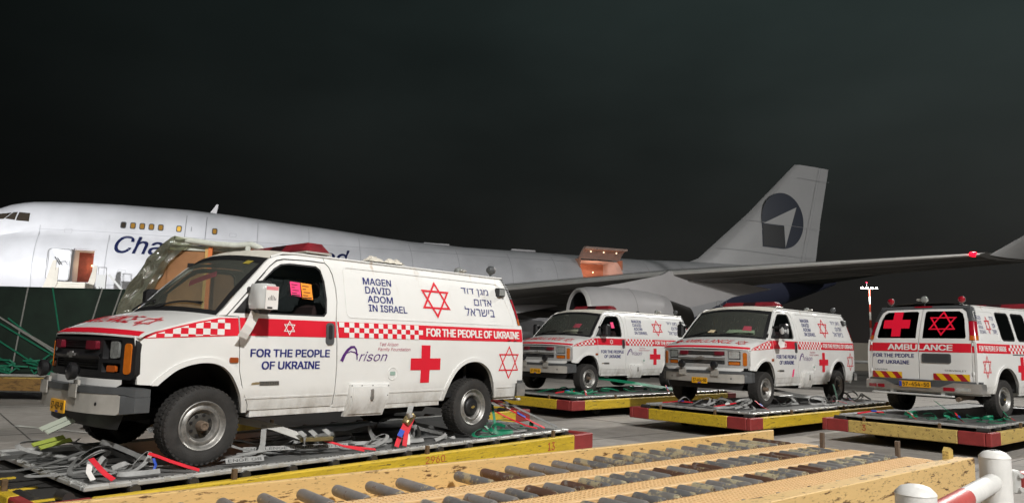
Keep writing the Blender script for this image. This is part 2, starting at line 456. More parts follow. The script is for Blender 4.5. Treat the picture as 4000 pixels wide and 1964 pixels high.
def rrect(u0, v0, u1, v1, r, n=3):
    P = []
    for cx, cy, a0 in ((u1-r, v0+r, -pi/2), (u1-r, v1-r, 0), (u0+r, v1-r, pi/2), (u0+r, v0+r, pi)):
        P += [(cx+r*cos(a0+pi/2*k/n), cy+r*sin(a0+pi/2*k/n)) for k in range(n+1)]
    return P
# ------------------------------------------------------------------ the van (local: x backward from the front axle, -y its left side, z up from the tyre contact)
PROF = [(.25, .90), (.43, .962), (.50, .978), (.56, .988), (.60, .994), (.75, 1.0), (.95, 1.003), (1.12, 1.0), (1.22, .994), (1.30, .984), (1.38, .968), (1.48, .946), (1.60, .918), (1.72, .889), (1.80, .868), (1.86, .848), (1.905, .822), (1.93, .800), (1.95, .78)]
def hw(x, z):
    w = interp(z, PROF); t = max(0, -.30-x); w -= .55*t*t; t = max(0, x-3.9); return w - .30*t*t
def xf(u): return -.765 + .155*abs(u)**3
def xw(u): return .04 - .20*(1-min(1, abs(u))**2)
def xr(u, v): return interp(v, [(.4, 4.20), (.63, 4.225), (1.14, 4.215), (1.35, 4.19), (1.5, 4.15), (1.75, 4.06), (1.88, 4.0), (1.95, 3.965)]) - .045*min(1.05, abs(u))**7
def ML(u, v, o): return (u, -(hw(u, v)+o), v)
def MR(u, v, o): return (-u, hw(-u, v)+o, v)
def MF(u, v, o): return (xf(u)-o, -u, v)
def MBK(u, v, o): return (xr(u, v)+o, u, v)
def hoodz(u, t):
    c = 1-min(1, abs(u))**2.4
    return lerp(1.085+.025*c, 1.285+.05*c, (max(0, t)**.72)) + .012*c*sin(pi*min(1, max(0, t)))
def MH(u, v, o):
    """u across (viewer's right when facing the van), v = 0 nose .. 1 windscreen"""
    return (lerp(xf(u), xw(u), v), -u, hoodz(u, v)+o)
def MWS(t, s, o):
    b = (xw(t*.93)+.02, .925*t, 1.30+.05*(1-t*t)); p = (.575-.13*(1-t*t), .792*t, 1.855+.055*(1-t*t))
    k = .02*sin(pi*s)
    return (lerp(b[0], p[0], s)-k-o*.72, -lerp(b[1], p[1], s), lerp(b[2], p[2], s)+k*.6+o*.69)
mir = lambda P: [(-a, b) for a, b in reversed(P)]
ARCHF = [(-.455, .69), (-.40, .745), (-.31, .815), (-.19, .86), (-.06, .875), (.06, .855), (.155, .79), (.22, .70), (.275, .58), (.31, .43)]
ARCHR = [(2.80, .435), (2.84, .56), (2.90, .67), (2.99, .775), (3.12, .85), (3.27, .875), (3.41, .85), (3.53, .77), (3.60, .65), (3.645, .50), (3.66, .435)]
def smooth(P, n=4):
    out = []
    for i in range(len(P)-1):
        p0, p1, p2, p3 = (Vector(P[max(0, i-1)]), Vector(P[i]), Vector(P[i+1]), Vector(P[min(len(P)-1, i+2)]))
        for k in range(n):
            t = k/n; q = .5*((2*p1)+(p2-p0)*t+(2*p0-5*p1+4*p2-p3)*t*t+(3*p1-p0-3*p2+p3)*t*t*t); out.append((q.x, q.y))
    return out+[tuple(P[-1])]
ARCHF = smooth(ARCHF); ARCHR = smooth(ARCHR)
FENDER = [(-.60, .70)] + ARCHF + [(.365, .43), (.36, .50), (.30, .62), (.25, .80), (.238, .95), (.228, 1.10), (.216, 1.283), (.04, 1.285), (-.15, 1.245), (-.34, 1.195), (-.52, 1.14), (-.645, 1.085), (-.635, 1.0), (-.615, .85)]
DOOR = [(.372, .447), (1.272, .447), (1.283, .60), (1.285, .86), (1.272, 1.10), (1.262, 1.30), (1.288, 1.48), (1.285, 1.62), (1.258, 1.76), (1.225, 1.835), (1.19, 1.868), (1.0, 1.873), (.72, 1.86), (.645, 1.838), (.56, 1.77), (.11, 1.292), (.224, 1.289), (.236, 1.10), (.247, .95), (.258, .80), (.308, .62), (.366, .50)]
DWIN0 = [(.165, 1.318), (1.13, 1.322), (1.165, 1.36), (1.178, 1.50), (1.165, 1.68), (1.13, 1.795), (1.08, 1.832), (.78, 1.832), (.68, 1.815), (.60, 1.765), (.38, 1.55)]
DWIN = DWIN0
SIDE = [(1.286, .432)] + ARCHR + [(4.10, .435), (4.165, .47), (4.205, .63), (4.20, 1.0), (4.195, 1.14), (4.185, 1.332), (4.097, 1.336), (4.058, 1.50), (3.985, 1.70), (3.93, 1.85), (3.895, 1.935), (1.20, 1.93), (1.198, 1.878), (1.235, 1.842), (1.27, 1.765), (1.298, 1.62), (1.30, 1.48), (1.275, 1.30), (1.284, 1.10), (1.298, .86), (1.295, .60)]
CABF = [(.015, 1.288), (.098, 1.294), (.552, 1.782), (.635, 1.85), (.72, 1.873), (1.0, 1.885), (1.188, 1.880), (1.19, 1.93), (.86, 1.925), (.68, 1.90), (.56, 1.855), (.52, 1.82)]

def wheel_meshes():
    R, wd = .3355, .112
    AX = Matrix.Rotation(pi/2, 4, 'X')       # lathe axis to -y (outward on the left side)
    t = MB()
    t.lathe([(.206, -.10), (.235, -wd), (.285, -wd-.006), (.314, -.106), (.330, -.090), (R-.004, -.06), (R-.004, .06), (.330, .090), (.314, .106), (.285, wd+.006), (.235, wd), (.206, .10)], 56, AX)
    for k in range(44):
        a = 2*pi*k/44
        for sgn, y0, y1, da in ((1, .062, .103, 0), (-1, -.103, -.062, .07), (0, -.05, -.004, .04), (0, .004, .05, .10)):
            M = AX @ Matrix.Rotation(a+da, 4, 'Z')
            if sgn: t.box(R-.022, R-.0035, -.013, .013, y0, y1, M)
            else: t.box(R-.010, R+.0005, -.016, .016, y0, y1, M)
    tyre = t
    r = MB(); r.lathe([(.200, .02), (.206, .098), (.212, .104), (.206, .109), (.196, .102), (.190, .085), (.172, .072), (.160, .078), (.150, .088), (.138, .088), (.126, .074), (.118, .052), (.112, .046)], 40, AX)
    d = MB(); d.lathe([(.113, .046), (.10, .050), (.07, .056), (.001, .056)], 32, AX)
    h8 = MB()
    for k in range(8):
        M = AX @ Matrix.Rotation(2*pi*k/8, 4, 'Z') @ Matrix.Translation((.088, 0, .05)); h8.lathe([(.014, 0), (.014, .012), (.0001, .012)], 8, M)
    hub = MB(); hub.lathe([(.044, .05), (.042, .10), (.039, .108), (.039, .135), (.034, .142), (.022, .142), (.020, .132), (.0001, .132)], 24, AX)
    cap = MB(); cap.lathe([(.108, .055), (.104, .075), (.088, .090), (.05, .095), (.046, .104), (.0001, .106)], 28, AX)
    return tyre, r, d, h8, hub, cap
WM = None
def wheel(parent, x, y, front):
    global WM
    if WM is None:
        ty, ri, di, h8, hub, cap = wheel_meshes(); WM = {}
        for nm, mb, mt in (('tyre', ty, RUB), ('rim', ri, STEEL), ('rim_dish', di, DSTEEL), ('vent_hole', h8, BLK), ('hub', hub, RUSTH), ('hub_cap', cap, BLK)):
            o = mb.build(nm, mt, None, True); WM[nm] = o.data; bpy.data.objects.remove(o)
        cbow = MB(); cbow.prism([(-.03, -.008), (-.012, -.008), (-.012, -.016), (.012, -.016), (.012, -.008), (.03, -.008), (.036, .008), (.018, .008), (.018, .016), (-.006, .016), (-.006, .008), (-.024, .008)], .1068, .109, lambda u, v, d_: (u, -d_, v))
        o = cbow.build('cap_emblem', mat('emblem_gold', (.55, .40, .12), .35, .7), None); WM['cap_emblem'] = o.data; bpy.data.objects.remove(o)
    w = empty('wheel', (x, y, .3355), 0 if y < 0 else pi, parent); w.rotation_euler = (0, 0, 0 if y < 0 else pi)
    w.rotation_euler.rotate_axis('Y', random.random()*6)
    for nm in ('tyre', 'rim', 'rim_dish', 'vent_hole') + (('hub',) if front else ('hub_cap', 'cap_emblem')):
        link(bpy.data.objects.new(nm, WM[nm]), w)
    return w

def stripe_cells(x0, x1, nc, z0, z1, nr, flip=0, stagger=True):
    P = []; dx = (x1-x0)/nc; dz = (z1-z0)/nr
    for j in range(nr):
        for i in range(nc):
            if (i+j+flip) % 2 == 0: P.append([(x0+i*dx, z1-(j+1)*dz), (x0+(i+1)*dx, z1-(j+1)*dz), (x0+(i+1)*dx, z1-j*dz), (x0+i*dx, z1-j*dz)])
    return P

def make_van():
    R = empty('ambulance_van')
    # --- body panels
    for Mp, f in ((ML, lambda P: P), (MR, mir)):
        left = Mp is ML
        surf('fender', f(FENDER), Mp, WHITE, R, step=.07, rim=.035)
        d = surf('door', f(DOOR), Mp, WHITE, R, holes=[f(DWIN)], step=.07, rim=.03)
        inner = [(.185, 1.334), (1.12, 1.338), (1.145, 1.365), (1.158, 1.50), (1.145, 1.675), (1.115, 1.782), (1.07, 1.815), (.78, 1.815), (.69, 1.80), (.61, 1.75), (.39, 1.545)]
        surf('window_seal', f(DWIN), Mp, BLK, d, holes=[f(inner)], step=.12, off=-.004)
        surf('window_glass', f(inner), Mp, GLASS, d, step=.15, off=-.014)
        hb = surf('door_handle', f(rrect(1.145, 1.045, 1.24, 1.265, .035)), Mp, GREYP, d, step=.05, off=.012, rim=.014)
        surf('handle_grip', f(rrect(1.17, 1.10, 1.215, 1.245, .02)), Mp, BLK, hb, step=.05, off=.0155)
        surf('mirror_sail', f([(.175, 1.322), (.37, 1.322), (.40, 1.545), (.385, 1.55)]), Mp, BLK, d, step=.1, off=.006, rim=.01)
        holes = []
        if not left: holes = [mir(rrect(2.80, 1.34, 3.30, 1.85, .07)), mir(rrect(2.22, 1.34, 2.72, 1.85, .07)), mir(rrect(1.50, 1.34, 2.06, 1.85, .07))]
        sp = surf('side_panel', f(SIDE), Mp, WHITE, R, holes=holes, step=.09, rim=.035)
        for h in holes:
            us = [p[0] for p in h]; u0, u1 = min(us), max(us)
            surf('side_window', h, Mp, GLASSD, R, step=.12, off=-.01)
            surf('window_trim', h, Mp, BLK, R, holes=[rrect(u0+.03, 1.37, u1-.03, 1.82, .05)], step=.15, off=-.004)
        surf('cab_pillar', f(CABF), Mp, WHITE, R, step=.06, off=0, rim=.03)
        # pressed frame of the blanked window panel and swage lines
        if left:
            fr = rrect(1.40, 1.325, 4.04, 1.86, .06, 4); fr2 = rrect(1.412, 1.337, 4.028, 1.848, .05, 4)
            fr = [(a + (.0 if a < 2 else -(b-1.33)*.42), b) for a, b in fr]; fr2 = [(a + (.0 if a < 2 else -(b-1.33)*.42), b) for a, b in fr2]
            surf('panel_swage', fr, Mp, WHITE, R, holes=[fr2], step=.3, off=.004, rim=.004)
        else:
            surf('panel_swage', mir(rrect(3.36, 1.335, 4.03, 1.85, .06)), Mp, WHITE, R, holes=[mir(rrect(3.372, 1.347, 4.018, 1.838, .05))], step=.3, off=.004, rim=.004)
        for a, b in ((.30, 1.27), (1.30, 2.79), (3.68, 4.18)):
            surf('swage_line', f([(a, .548), (b, .548), (b, .562), (a, .562)]), Mp, GREYP if False else WHITE, R, step=.3, off=.006, rim=.006)
        # wheel arch lips
        for arch, cx in ((ARCHF, -.07), (ARCHR, 3.23)):
            out = [(cx+(a-cx)*1.10, .42+(b-.42)*1.10) for a, b in arch]; out[0] = (out[0][0]-.005, arch[0][1]); out[-1] = (out[-1][0]+.005, arch[-1][1])
            surf('arch_lip', f(list(arch) + out[::-1]), Mp, WHITE, R, step=.06, off=.016, rim=.03)
        sg = -1 if left else 1
        # arch liners, dark
        for arch in (ARCHF, ARCHR):
            m = MB(); pts = [(a*1.0, b) for a, b in arch]; V = []; F = []
            for a, b in pts: V += [(a, sg*.965, b), (a, sg*.55, b)]
            for i in range(len(pts)-1): F.append((2*i, 2*i+2, 2*i+3, 2*i+1))
            m.add(V, F); n = len(m.V); m.add([(a, sg*.55, b) for a, b in pts], [tuple(range(len(pts)))]); m.build('arch_liner', UNDER, R)
        # drip rail, door shut line backing
        m = MB(); m.tube([(x, sg*(hw(x, 1.935)+.012), 1.938 if x > .75 else 1.938-(.75-x)*.38) for x in (.60, .72, .86, 1.1, 1.5, 2, 2.5, 3, 3.5, 3.93)], .011, 6); m.build('drip_rail', WHITE, R)
        # side marker and fuel flap
        surf('side_marker', f(rrect(.150, .875, .232, .922, .012)), Mp, mat('marker_amber', (.30, .06, .01), .3, coat=.3), R, step=.05, off=.012, rim=.012)
        # decals
        surf('stripe', f([(1.30, 1.12), (4.185, 1.125), (4.175, 1.285), (1.277, 1.28)]), Mp, REDV, R, step=.06, off=.003)
        surf('stripe', f([(.240, 1.118), (1.268, 1.12), (1.258, 1.28), (.226, 1.278)]), Mp, REDV, R, step=.1, off=.003)
        fp = [(-.625, 1.072), (.226, 1.115), (.214, 1.272), (.04, 1.268), (-.15, 1.228), (-.34, 1.178), (-.52, 1.124)]
        surf('stripe', f(fp), Mp, REDV, R, step=.08, off=.003)
        fpi = [(-.56, 1.082), (.14, 1.122), (.135, 1.262), (.04, 1.255), (-.15, 1.214), (-.34, 1.164), (-.50, 1.114)]
        pc = [clip(c, fpi) for c in stripe_cells(-.56, .15, 11, 1.118-.053, 1.277, 4, 1)]
        pc = [c if left else mir(c) for c in pc if len(c) > 2]
        cells('checkers', pc, Mp, WHV, R, .0052)
        if left:
            P = [c for c in stripe_cells(1.30, 2.43, 18, 1.123, 1.277, 3) if not (c[0][0] < 1.36 and c[0][1] < 1.2) and not (c[0][0] < 1.42 and c[0][1] < 1.15)]
            cells('checkers', P, Mp, WHV, R, .0052)
            lettering('lettering', 'FOR THE PEOPLE OF UKRAINE', (2.48, 1.158, 4.105, 1.252), Mp, WHV, R, .042, off=.007, space=.95)
            lettering('lettering', 'MAGEN', (1.645, 1.69, 2.03, 1.765), Mp, BLUEV, R, .022, extra=[('DAVID', (1.665, 1.595, 2.01, 1.67)), ('ADOM', (1.685, 1.50, 2.03, 1.575)), ('IN ISRAEL', (1.69, 1.405, 2.22, 1.48))])
            lettering('lettering', '\u05d3\u05d5\u05d3 \u05df\u05d2\u05de'[::1], (3.12, 1.665, 3.60, 1.765), Mp, BLUEV, R, .004, extra=[('\u05dd\u05d5\u05d3\u05d0', (3.32, 1.555, 3.635, 1.635)), ('\u05dc\u05d0\u05e8\u05e9\u05d9\u05d1', (3.14, 1.425, 3.665, 1.54))])
            star_mesh('star_emblem', 2.68, 1.585, .255, .215, .21, Mp, REDV, R)
            star_mesh('star_emblem', 3.90, .865, .225, .21, .15, Mp, REDV, R)
            surf('cross_emblem', [(2.415, .645), (2.548, .645), (2.548, .785), (2.71, .785), (2.71, .915), (2.548, .915), (2.548, 1.06), (2.415, 1.06), (2.415, .915), (2.262, .915), (2.262, .785), (2.415, .785)], Mp, REDV, R, step=.2, off=.004)
            star_mesh('star_emblem', .735, 1.20, .07, .07, .22, Mp, WHV, R, .0055)
            lettering('lettering', 'FOR THE PEOPLE', (.345, .925, 1.20, 1.0), Mp, BLUEV, R, .036, space=.97, extra=[('OF UKRAINE', (.465, .812, 1.09, .888))])
            # handwritten name with its big arched initial
            def stroke(pts, w0, w1, name='lettering_stroke'):
                V = []; F = []; n = len(pts)
                for i, (a, b) in enumerate(pts):
                    p, q = pts[max(0, i-1)], pts[min(n-1, i+1)]; dx, dz = q[0]-p[0], q[1]-p[1]; L = math.hypot(dx, dz) or 1
                    w = lerp(w0, w1, i/(n-1))/2; V += [Mp(a-dz/L*w, b+dx/L*w, .0045), Mp(a+dz/L*w, b-dx/L*w, .0045)]
                for i in range(n-1): F.append((2*i, 2*i+1, 2*i+3, 2*i+2))
                mobj(name, V, F, PURP, R)
            arc = [(1.345, .885), (1.37, .94), (1.41, .995), (1.455, 1.028), (1.495, 1.03), (1.52, 1.0), (1.53, .95), (1.535, .90)]
            stroke(arc, .038, .012); stroke([(1.40, .965), (1.45, .985), (1.50, .975), (1.545, .95)], .008, .014)
            lettering('lettering', 'rison', (1.555, .885, 1.93, .985), Mp, PURP, R, .004, .35)
            lettering('lettering', 'Ted Arison', (1.82, 1.045, 2.075, 1.082), Mp, mat('crimson_vinyl', (.38, .02, .08), .4), R, .004, .2, extra=[('Family Foundation', (1.80, .985, 2.25, 1.028))])
            surf('fuel_flap', [(2.015+.068*cos(a*pi/10), .752+.068*sin(a*pi/10)) for a in range(20)], Mp, WHITE, R, holes=[[(2.015+.062*cos(a*pi/10), .752+.062*sin(a*pi/10)) for a in range(20)]], step=.06, off=.005, rim=.005)
            surf('fuel_sticker', rrect(1.98, .735, 2.05, .775, .006), Mp, mat('sticker_green', (.30, .42, .36), .5), R, step=.1, off=.004)
            # tool locker in the sill
            lk = surf('locker', [(1.455, .655), (1.45, .53), (1.435, .33), (1.93, .322), (1.95, .50), (1.975, .645)], lambda u, v, o: (u, -(1.0+o - max(0, .5-v)*.35), v), WHITE, R, step=.06, off=.022, rim=.05)
            surf('locker_lid', [(1.495, .63), (1.488, .50), (1.475, .352), (1.90, .345), (1.915, .50), (1.925, .622)], lambda u, v, o: (u, -(1.0+o - max(0, .5-v)*.35), v), WHITE, lk, step=.08, off=.034, rim=.012)
            surf('lid_handle', rrect(1.71, .49, 1.745, .60, .01), lambda u, v, o: (u, -(1.0+o), v), STEEL, lk, step=.08, off=.044, rim=.01)
            for bx, bz in ((1.475, .64), (1.60, .638), (1.74, .636), (1.95, .63), (1.47, .53), (1.94, .53)):
                surf('bolt', [(bx+.007*cos(a), bz+.007*sin(a)) for a in (0, 1.05, 2.1, 3.14, 4.19, 5.24)], lambda u, v, o: (u, -(1.0+o), v), BLK, lk, step=.1, off=.026)
            # side flood lamp near the rear roof edge
            m = MB(); m.box(3.74, 3.87, -.945, -.865, 1.69, 1.80, bev=.012); lo = m.build('scene_lamp', BLK, R)
            m = MB(); m.box(3.755, 3.855, -.952, -.9455, 1.705, 1.785); m.build('lamp_lens', CLEAR, lo)
        else:
            F_ = lambda a, b, c, d: (-c, b, -a, d)
            cells('checkers', [mir(c) for c in stripe_cells(1.34, 3.14, 28, 1.123, 1.277, 3)], Mp, WHV, R, .0052)
            lettering('lettering', 'FOR THE PEOPLE OF UKRAINE', (-4.13, 1.158, -3.22, 1.252), Mp, WHV, R, .022, off=.0055)
            lettering('lettering', 'MAGEN', (-4.0, 1.70, -3.84, 1.765), Mp, BLUEV, R, .006, extra=[('DAVID', (-4.0, 1.62, -3.85, 1.68)), ('ADOM', (-3.99, 1.54, -3.84, 1.60)), ('IN ISRAEL', (-3.99, 1.46, -3.78, 1.52))])
            lettering('lettering', '\u05d3\u05d5\u05d3 \u05df\u05d2\u05de', (-3.54, 1.68, -3.40, 1.765), Mp, BLUEV, R, .004, extra=[('\u05dd\u05d5\u05d3\u05d0', (-3.50, 1.57, -3.40, 1.64)), ('\u05dc\u05d0\u05e8\u05e9\u05d9\u05d1', (-3.54, 1.46, -3.39, 1.55))])
            star_mesh('star_emblem', -3.66, 1.61, .10, .16, .2, Mp, REDV, R)
            star_mesh('star_emblem', -3.93, .89, .15, .20, .17, Mp, REDV, R)
            surf('cross_emblem', mir([(2.62, .66), (2.74, .66), (2.74, .80), (2.84, .80), (2.84, .92), (2.74, .92), (2.74, 1.07), (2.62, 1.07), (2.62, .92), (2.52, .92), (2.52, .80), (2.62, .80)]), Mp, REDV, R, step=.2, off=.004)
            surf('slide_rail', mir([(1.34, 1.098), (3.0, 1.098), (3.0, 1.112), (1.34, 1.112)]), Mp, GREYP, R, step=.4, off=.006, rim=.006)
    # --- roof, hood, glass
    def MT(u, v, o):   # u = x, v = -y (seen from above)
        e = hw(u, 1.935); t = max(-1, min(1, v/e)); fr = max(0, .95-u); lim = .44+.14*t*t
        return (u, v, 1.938 + .068*(1-abs(t)**2.6) - .16*fr*fr - .062*max(0, 1-(u-(.445+.135*t*t))/.22)**2 + o)
    fe = [(.445+.135*t*t, t*.80) for t in [1-2*k/12 for k in range(13)]]
    surf('roof', [(3.955, -.785), (3.955, .785), (2.5, .80), (1.2, .80), (.80, .80)] + fe + [(.80, -.80), (1.2, -.80), (2.5, -.80)], MT, ROOFW, R, step=.10)
    # gutter between roof skin and side
    hoodP = [(k/10*.985, 0) for k in range(-10, 11)] + [(.985, 1), (.5, 1), (0, 1), (-.5, 1), (-.985, 1)]
    surf('hood', [(u, v*1.0) for u, v in hoodP], MH, WHITE, R, step=.05, rim=.012)
    surf('hood_stripe', [(k/12*.965, .003) for k in range(-12, 13)] + [(k/12*.945, .095) for k in range(12, -13, -1)], MH, REDV, R, step=.05, off=.004)
    lettering('lettering', 'AMBULANCE', (-.56, .27, .52, .56), MH, REDV, R, .006, off=.006)
    star_mesh('star_emblem', .70, .40, .115, .20, .2, MH, REDV, R, .006)
    surf('cross_emblem', [(-.74, .25), (-.68, .25), (-.68, .36), (-.62, .36), (-.62, .46), (-.68, .46), (-.68, .57), (-.74, .57), (-.74, .46), (-.80, .46), (-.80, .36), (-.74, .36)], MH, REDV, R, step=.06, off=.009)
    ws = surf('windscreen', [(-1, 0), (1, 0), (1, 1), (-1, 1)], MWS, WSG, R, step=.125, off=.0)
    surf('windscreen_seal', [(-1.03, -.03), (1.03, -.03), (1.03, 1.02), (-1.03, 1.02)], MWS, BLK, R, holes=[[(-.965, .05), (.965, .05), (.965, .90), (.6, .92), (-.6, .92), (-.965, .90)]], step=.15, off=.004)
    surf('cowl_grille', [(-.98, -.075), (.98, -.075), (.98, -.03), (-.98, -.03)], MWS, BLK, R, step=.1, off=.002)
    for t0, t1 in ((.12, .78), (-.72, -.05)):
        m = MB(); m.tube([MWS(lerp(t0, t1, k/6), .02+.10*sin(k/6*2.2)*(1 if k else 0), .022) for k in range(7)], .009, 6); w = m.build('wiper', BLK, R)
        m = MB(); m.tube([MWS(lerp(t0, t1, .35)-.30, .035, .018), MWS(lerp(t0, t1, .5), .115, .020), MWS(lerp(t0, t1, .5)+.32, .135, .018)], .007, 5); m.build('wiper_blade', BLK, w)
    # --- front end
    surf('front_panel', [(-.93, .70), (.93, .70), (.935, 1.07), (.5, 1.09), (0, 1.10), (-.5, 1.09), (-.935, 1.07)], MF, BLK, R, step=.08, off=-.05)
    g = surf('grille', rrect(-.955, .735, .955, 1.075, .05), MF, SILV, R, holes=[rrect(-.50, .965, .50, 1.045, .012), rrect(-.50, .80, .50, .878, .012), rrect(-.80, .895, -.555, 1.055, .012), rrect(.555, .895, .80, 1.055, .012), rrect(-.80, .785, -.555, .865, .012), rrect(.555, .785, .80, .865, .012)], step=.07, off=.0, rim=.05)
    for z0 in (.985, 1.005, 1.025, .82, .84, .86):
        surf('grille_slat', [(-.50, z0), (.50, z0), (.50, z0+.009), (-.50, z0+.009)], MF, mat('slat_dark_chrome', (.20, .20, .20), .35, .6), g, step=.15, off=-.012, rim=.03)
    m = MB(); surf('grille_bar', [(-.52, .893), (.52, .893), (.53, .952), (-.53, .952)], lambda u, v, o: (xf(u)-o-.022*sin(pi*(v-.893)/.059), -u, v), SILV, g, step=.05, off=.004, rim=.01)
    m = MB(); m.prism([(-.09, -.012), (-.03, -.012), (-.03, -.028), (.03, -.028), (.03, -.012), (.09, -.012), (.10, .012), (.04, .012), (.04, .028), (-.02, .028), (-.02, .012), (-.08, .012)], .028, .042, lambda u, v, d_: MF(u, .922+v, d_)); m.build('bowtie_badge', CHROME, g)
    for s in (-1, 1):
        q = lambda P: P if s > 0 else mir(P)
        surf('headlamp', q(rrect(.575, .915, .775, 1.045, .015)), MF, CLEAR, R, step=.08, off=-.006, rim=.02)
        surf('turn_signal', q(rrect(.575, .793, .775, .850, .012)), MF, AMBER, R, step=.08, off=-.006, rim=.02)
        surf('corner_lamp', q(rrect(.845, .780, .915, 1.03, .025)), MF, AMBER, R, step=.06, off=.008, rim=.02)
        surf('strobe_lamp', q(rrect(.305, .972, .485, 1.045, .012)), MF, mat('strobe_red', (.16, .010, .022), .3, coat=.4, var=.3, scale=20), R, step=.08, off=.03, rim=.04)
        # spot lamp on a bracket
        m = MB(); m.lathe([(.0001, 0), (.035, .0), (.07, .03), (.076, .075), (.066, .082)], 20, Matrix.Translation((-.845, -s*.36, .79)) @ Matrix.Rotation(-pi/2, 4, 'Y')); fo = m.build('spot_lamp', BLK, R, True)
        m = MB(); m.lathe([(.068, .080), (.04, .086), (.0001, .088)], 20, Matrix.Translation((-.845, -s*.36, .79)) @ Matrix.Rotation(-pi/2, 4, 'Y')); m.build('lamp_glass', mat('lamp_smoked', (.018, .018, .020), .2, coat=.3), fo, True)
        m = MB(); m.box(-.86, -.84, -s*.36-.05, -s*.36+.05, .66, .715); m.box(-.882, -.874, -s*.36-.085, -s*.36+.085, .575, .685); m.build('lamp_bracket', BUMPW, fo)
    # bumper: cream lower face, grey upper pad, end caps
    def MBP(u, v, o): return (-.865 + .255*abs(u)**3.2 - o, -u, v)
    bl = surf('bumper', rrect(-.88, .455, .88, .618, .03), MBP, BUMPW, R, step=.07, off=.0, rim=.10)
    surf('bumper_pad', [(-.99, .600), (-.90, .620), (.90, .620), (.99, .600), (.99, .662), (.9, .675), (-.9, .675), (-.99, .662)], MBP, GREYP, bl, step=.07, off=.006, rim=.12)
    for s in (-1, 1):
        surf('bumper_end', [(s*.885, .46), (s*.99, .475), (s*.99, .597), (s*.885, .616)], MBP, GREYP, bl, step=.06, off=.004, rim=.12)
        surf('bumper_hole', [(s*.66+.014*cos(k), .535+.016*sin(k)) for k in range(6)], MBP, BLK, bl, step=.1, off=.002)
    surf('valance', [(-.80, .672), (.80, .672), (.86, .70), (.86, .735), (-.86, .735), (-.86, .70)], lambda u, v, o: (xf(u)-.02-o, -u, v), WHITE, R, step=.1, off=0)
    surf('air_dam', [(-.80, .33), (.80, .33), (.86, .46), (-.86, .46)], lambda u, v, o: (xf(u)+.02-o, -u, v), BLK, R, step=.12)
    # --- rear
    trim = [(-.80, 1.895), (.80, 1.895), (.79, 1.95), (-.79, 1.95)]
    surf('rear_header', trim, MBK, GREYP, R, step=.12, off=.004, rim=.04)
    surf('high_brake_lamp', rrect(-.16, 1.925, .16, 1.948, .008), MBK, REDL, R, step=.15, off=.012)
    for s in (-1, 1):
        q = lambda P: P if s > 0 else mir(P)
        D = [(.008, .62), (.885, .62), (.89, 1.2), (.88, 1.33), (.855, 1.36), (.85, 1.45), (.80, 1.70), (.752, 1.83), (.68, 1.885), (.008, 1.895)]
        Wn = [(.055, 1.365), (.785, 1.365), (.797, 1.40), (.745, 1.70), (.705, 1.80), (.64, 1.845), (.09, 1.855), (.055, 1.825)]
        rd = surf('rear_door', q(D), MBK, WHITE, R, holes=[q(Wn)], step=.09, off=0, rim=.03)
        surf('rear_glass', q(Wn), MBK, GLASSD, rd, step=.12, off=-.012)
        surf('rear_corner', q([(.895, .62), (1.0, .62), (1.0, 1.335), (.885, 1.335), (.895, 1.2)]), lambda u, v, o: (xr(.9, v) - .003 - 1.1*max(0, abs(u)-.93)**1.4 + o, u/abs(u)*min(abs(u), hw(4.19, v)+.003), v), WHITE, R, step=.06)
        # wrap-around tail lamp with amber foot and louvred corner above
        def MC(u, v, o):    # u 0..1 round the corner from door to side, s side
            z = v; xe = xr(.85, z); ye = interp(z, [(1.3, .862), (1.45, .855), (1.7, .805), (1.83, .757), (1.9, .70)]); xs = interp(z, [(1.3, 4.105), (1.5, 4.06), (1.7, 3.987), (1.85, 3.932), (1.95, 3.89)]); ys = hw(xs, z)
            a = u*pi/2
            return (lerp(xs, xe, cos(a)**.75 if a < pi/2-1e-4 else 0) + o*cos(a), s*(lerp(ye, ys, sin(a)**.75 if a > 1e-4 else 0) + o*sin(a)), z)
        fl = (lambda P: P) if s > 0 else (lambda P: P)
        tl = surf('tail_lamp', [(0, 1.42), (1, 1.42), (1, 1.665), (0, 1.665)], MC, REDL, R, step=.12, off=.008)
        surf('tail_lamp_foot', [(0, 1.338), (1, 1.338), (1, 1.418), (0, 1.418)], MC, mat('tail_amber', (.45, .10, .01), .25, coat=.4), tl, step=.12, off=.008)
        lv = surf('corner_louvre', [(0, 1.668), (1, 1.668), (1, 1.93), (0, 1.93)], MC, GREYP, R, step=.12, off=.0)
        for k in range(8):
            z0 = 1.675+k*.031; surf('louvre_slat', [(.0, z0), (1, z0), (1, z0+.014), (0, z0+.014)], MC, GREYP, lv, step=.15, off=.012, rim=.012)
        surf('stripe', q([(.90, 1.125), (1.0, 1.125), (1.0, 1.28), (.89, 1.28)]), lambda u, v, o: (xr(.9, v) - .003 - 1.1*max(0, abs(u)-.93)**1.4 + o, u/abs(u)*min(abs(u), hw(4.19, v)+.003)*1.002, v), REDV, R, step=.06, off=.004)
        surf('stripe', q([(.012, 1.125), (.887, 1.125), (.883, 1.28), (.012, 1.28)]), MBK, REDV, rd, step=.15, off=.003)
        m = MB(); m.tube([(xr(.93, z)+.005, s*(.905 if z < 1.4 else .87), z) for z in (.75, .80)], .016, 6); m.tube([(xr(.93, z)+.005, s*.905, z) for z in (1.24, 1.30)], .016, 6); m.build('hinge', WHITE, rd)
    cr = mat('rear_cross_red', (.80, .01, .04), .4)
    surf('cross_emblem', [(-.52, 1.395), (-.345, 1.395), (-.345, 1.545), (-.19, 1.545), (-.19, 1.705), (-.345, 1.705), (-.345, 1.85), (-.52, 1.85), (-.52, 1.705), (-.69, 1.705), (-.69, 1.545), (-.52, 1.545)], MBK, cr, R, step=.2, off=.003)
    star_mesh('star_emblem', .385, 1.632, .27, .225, .21, MBK, cr, R, .003)
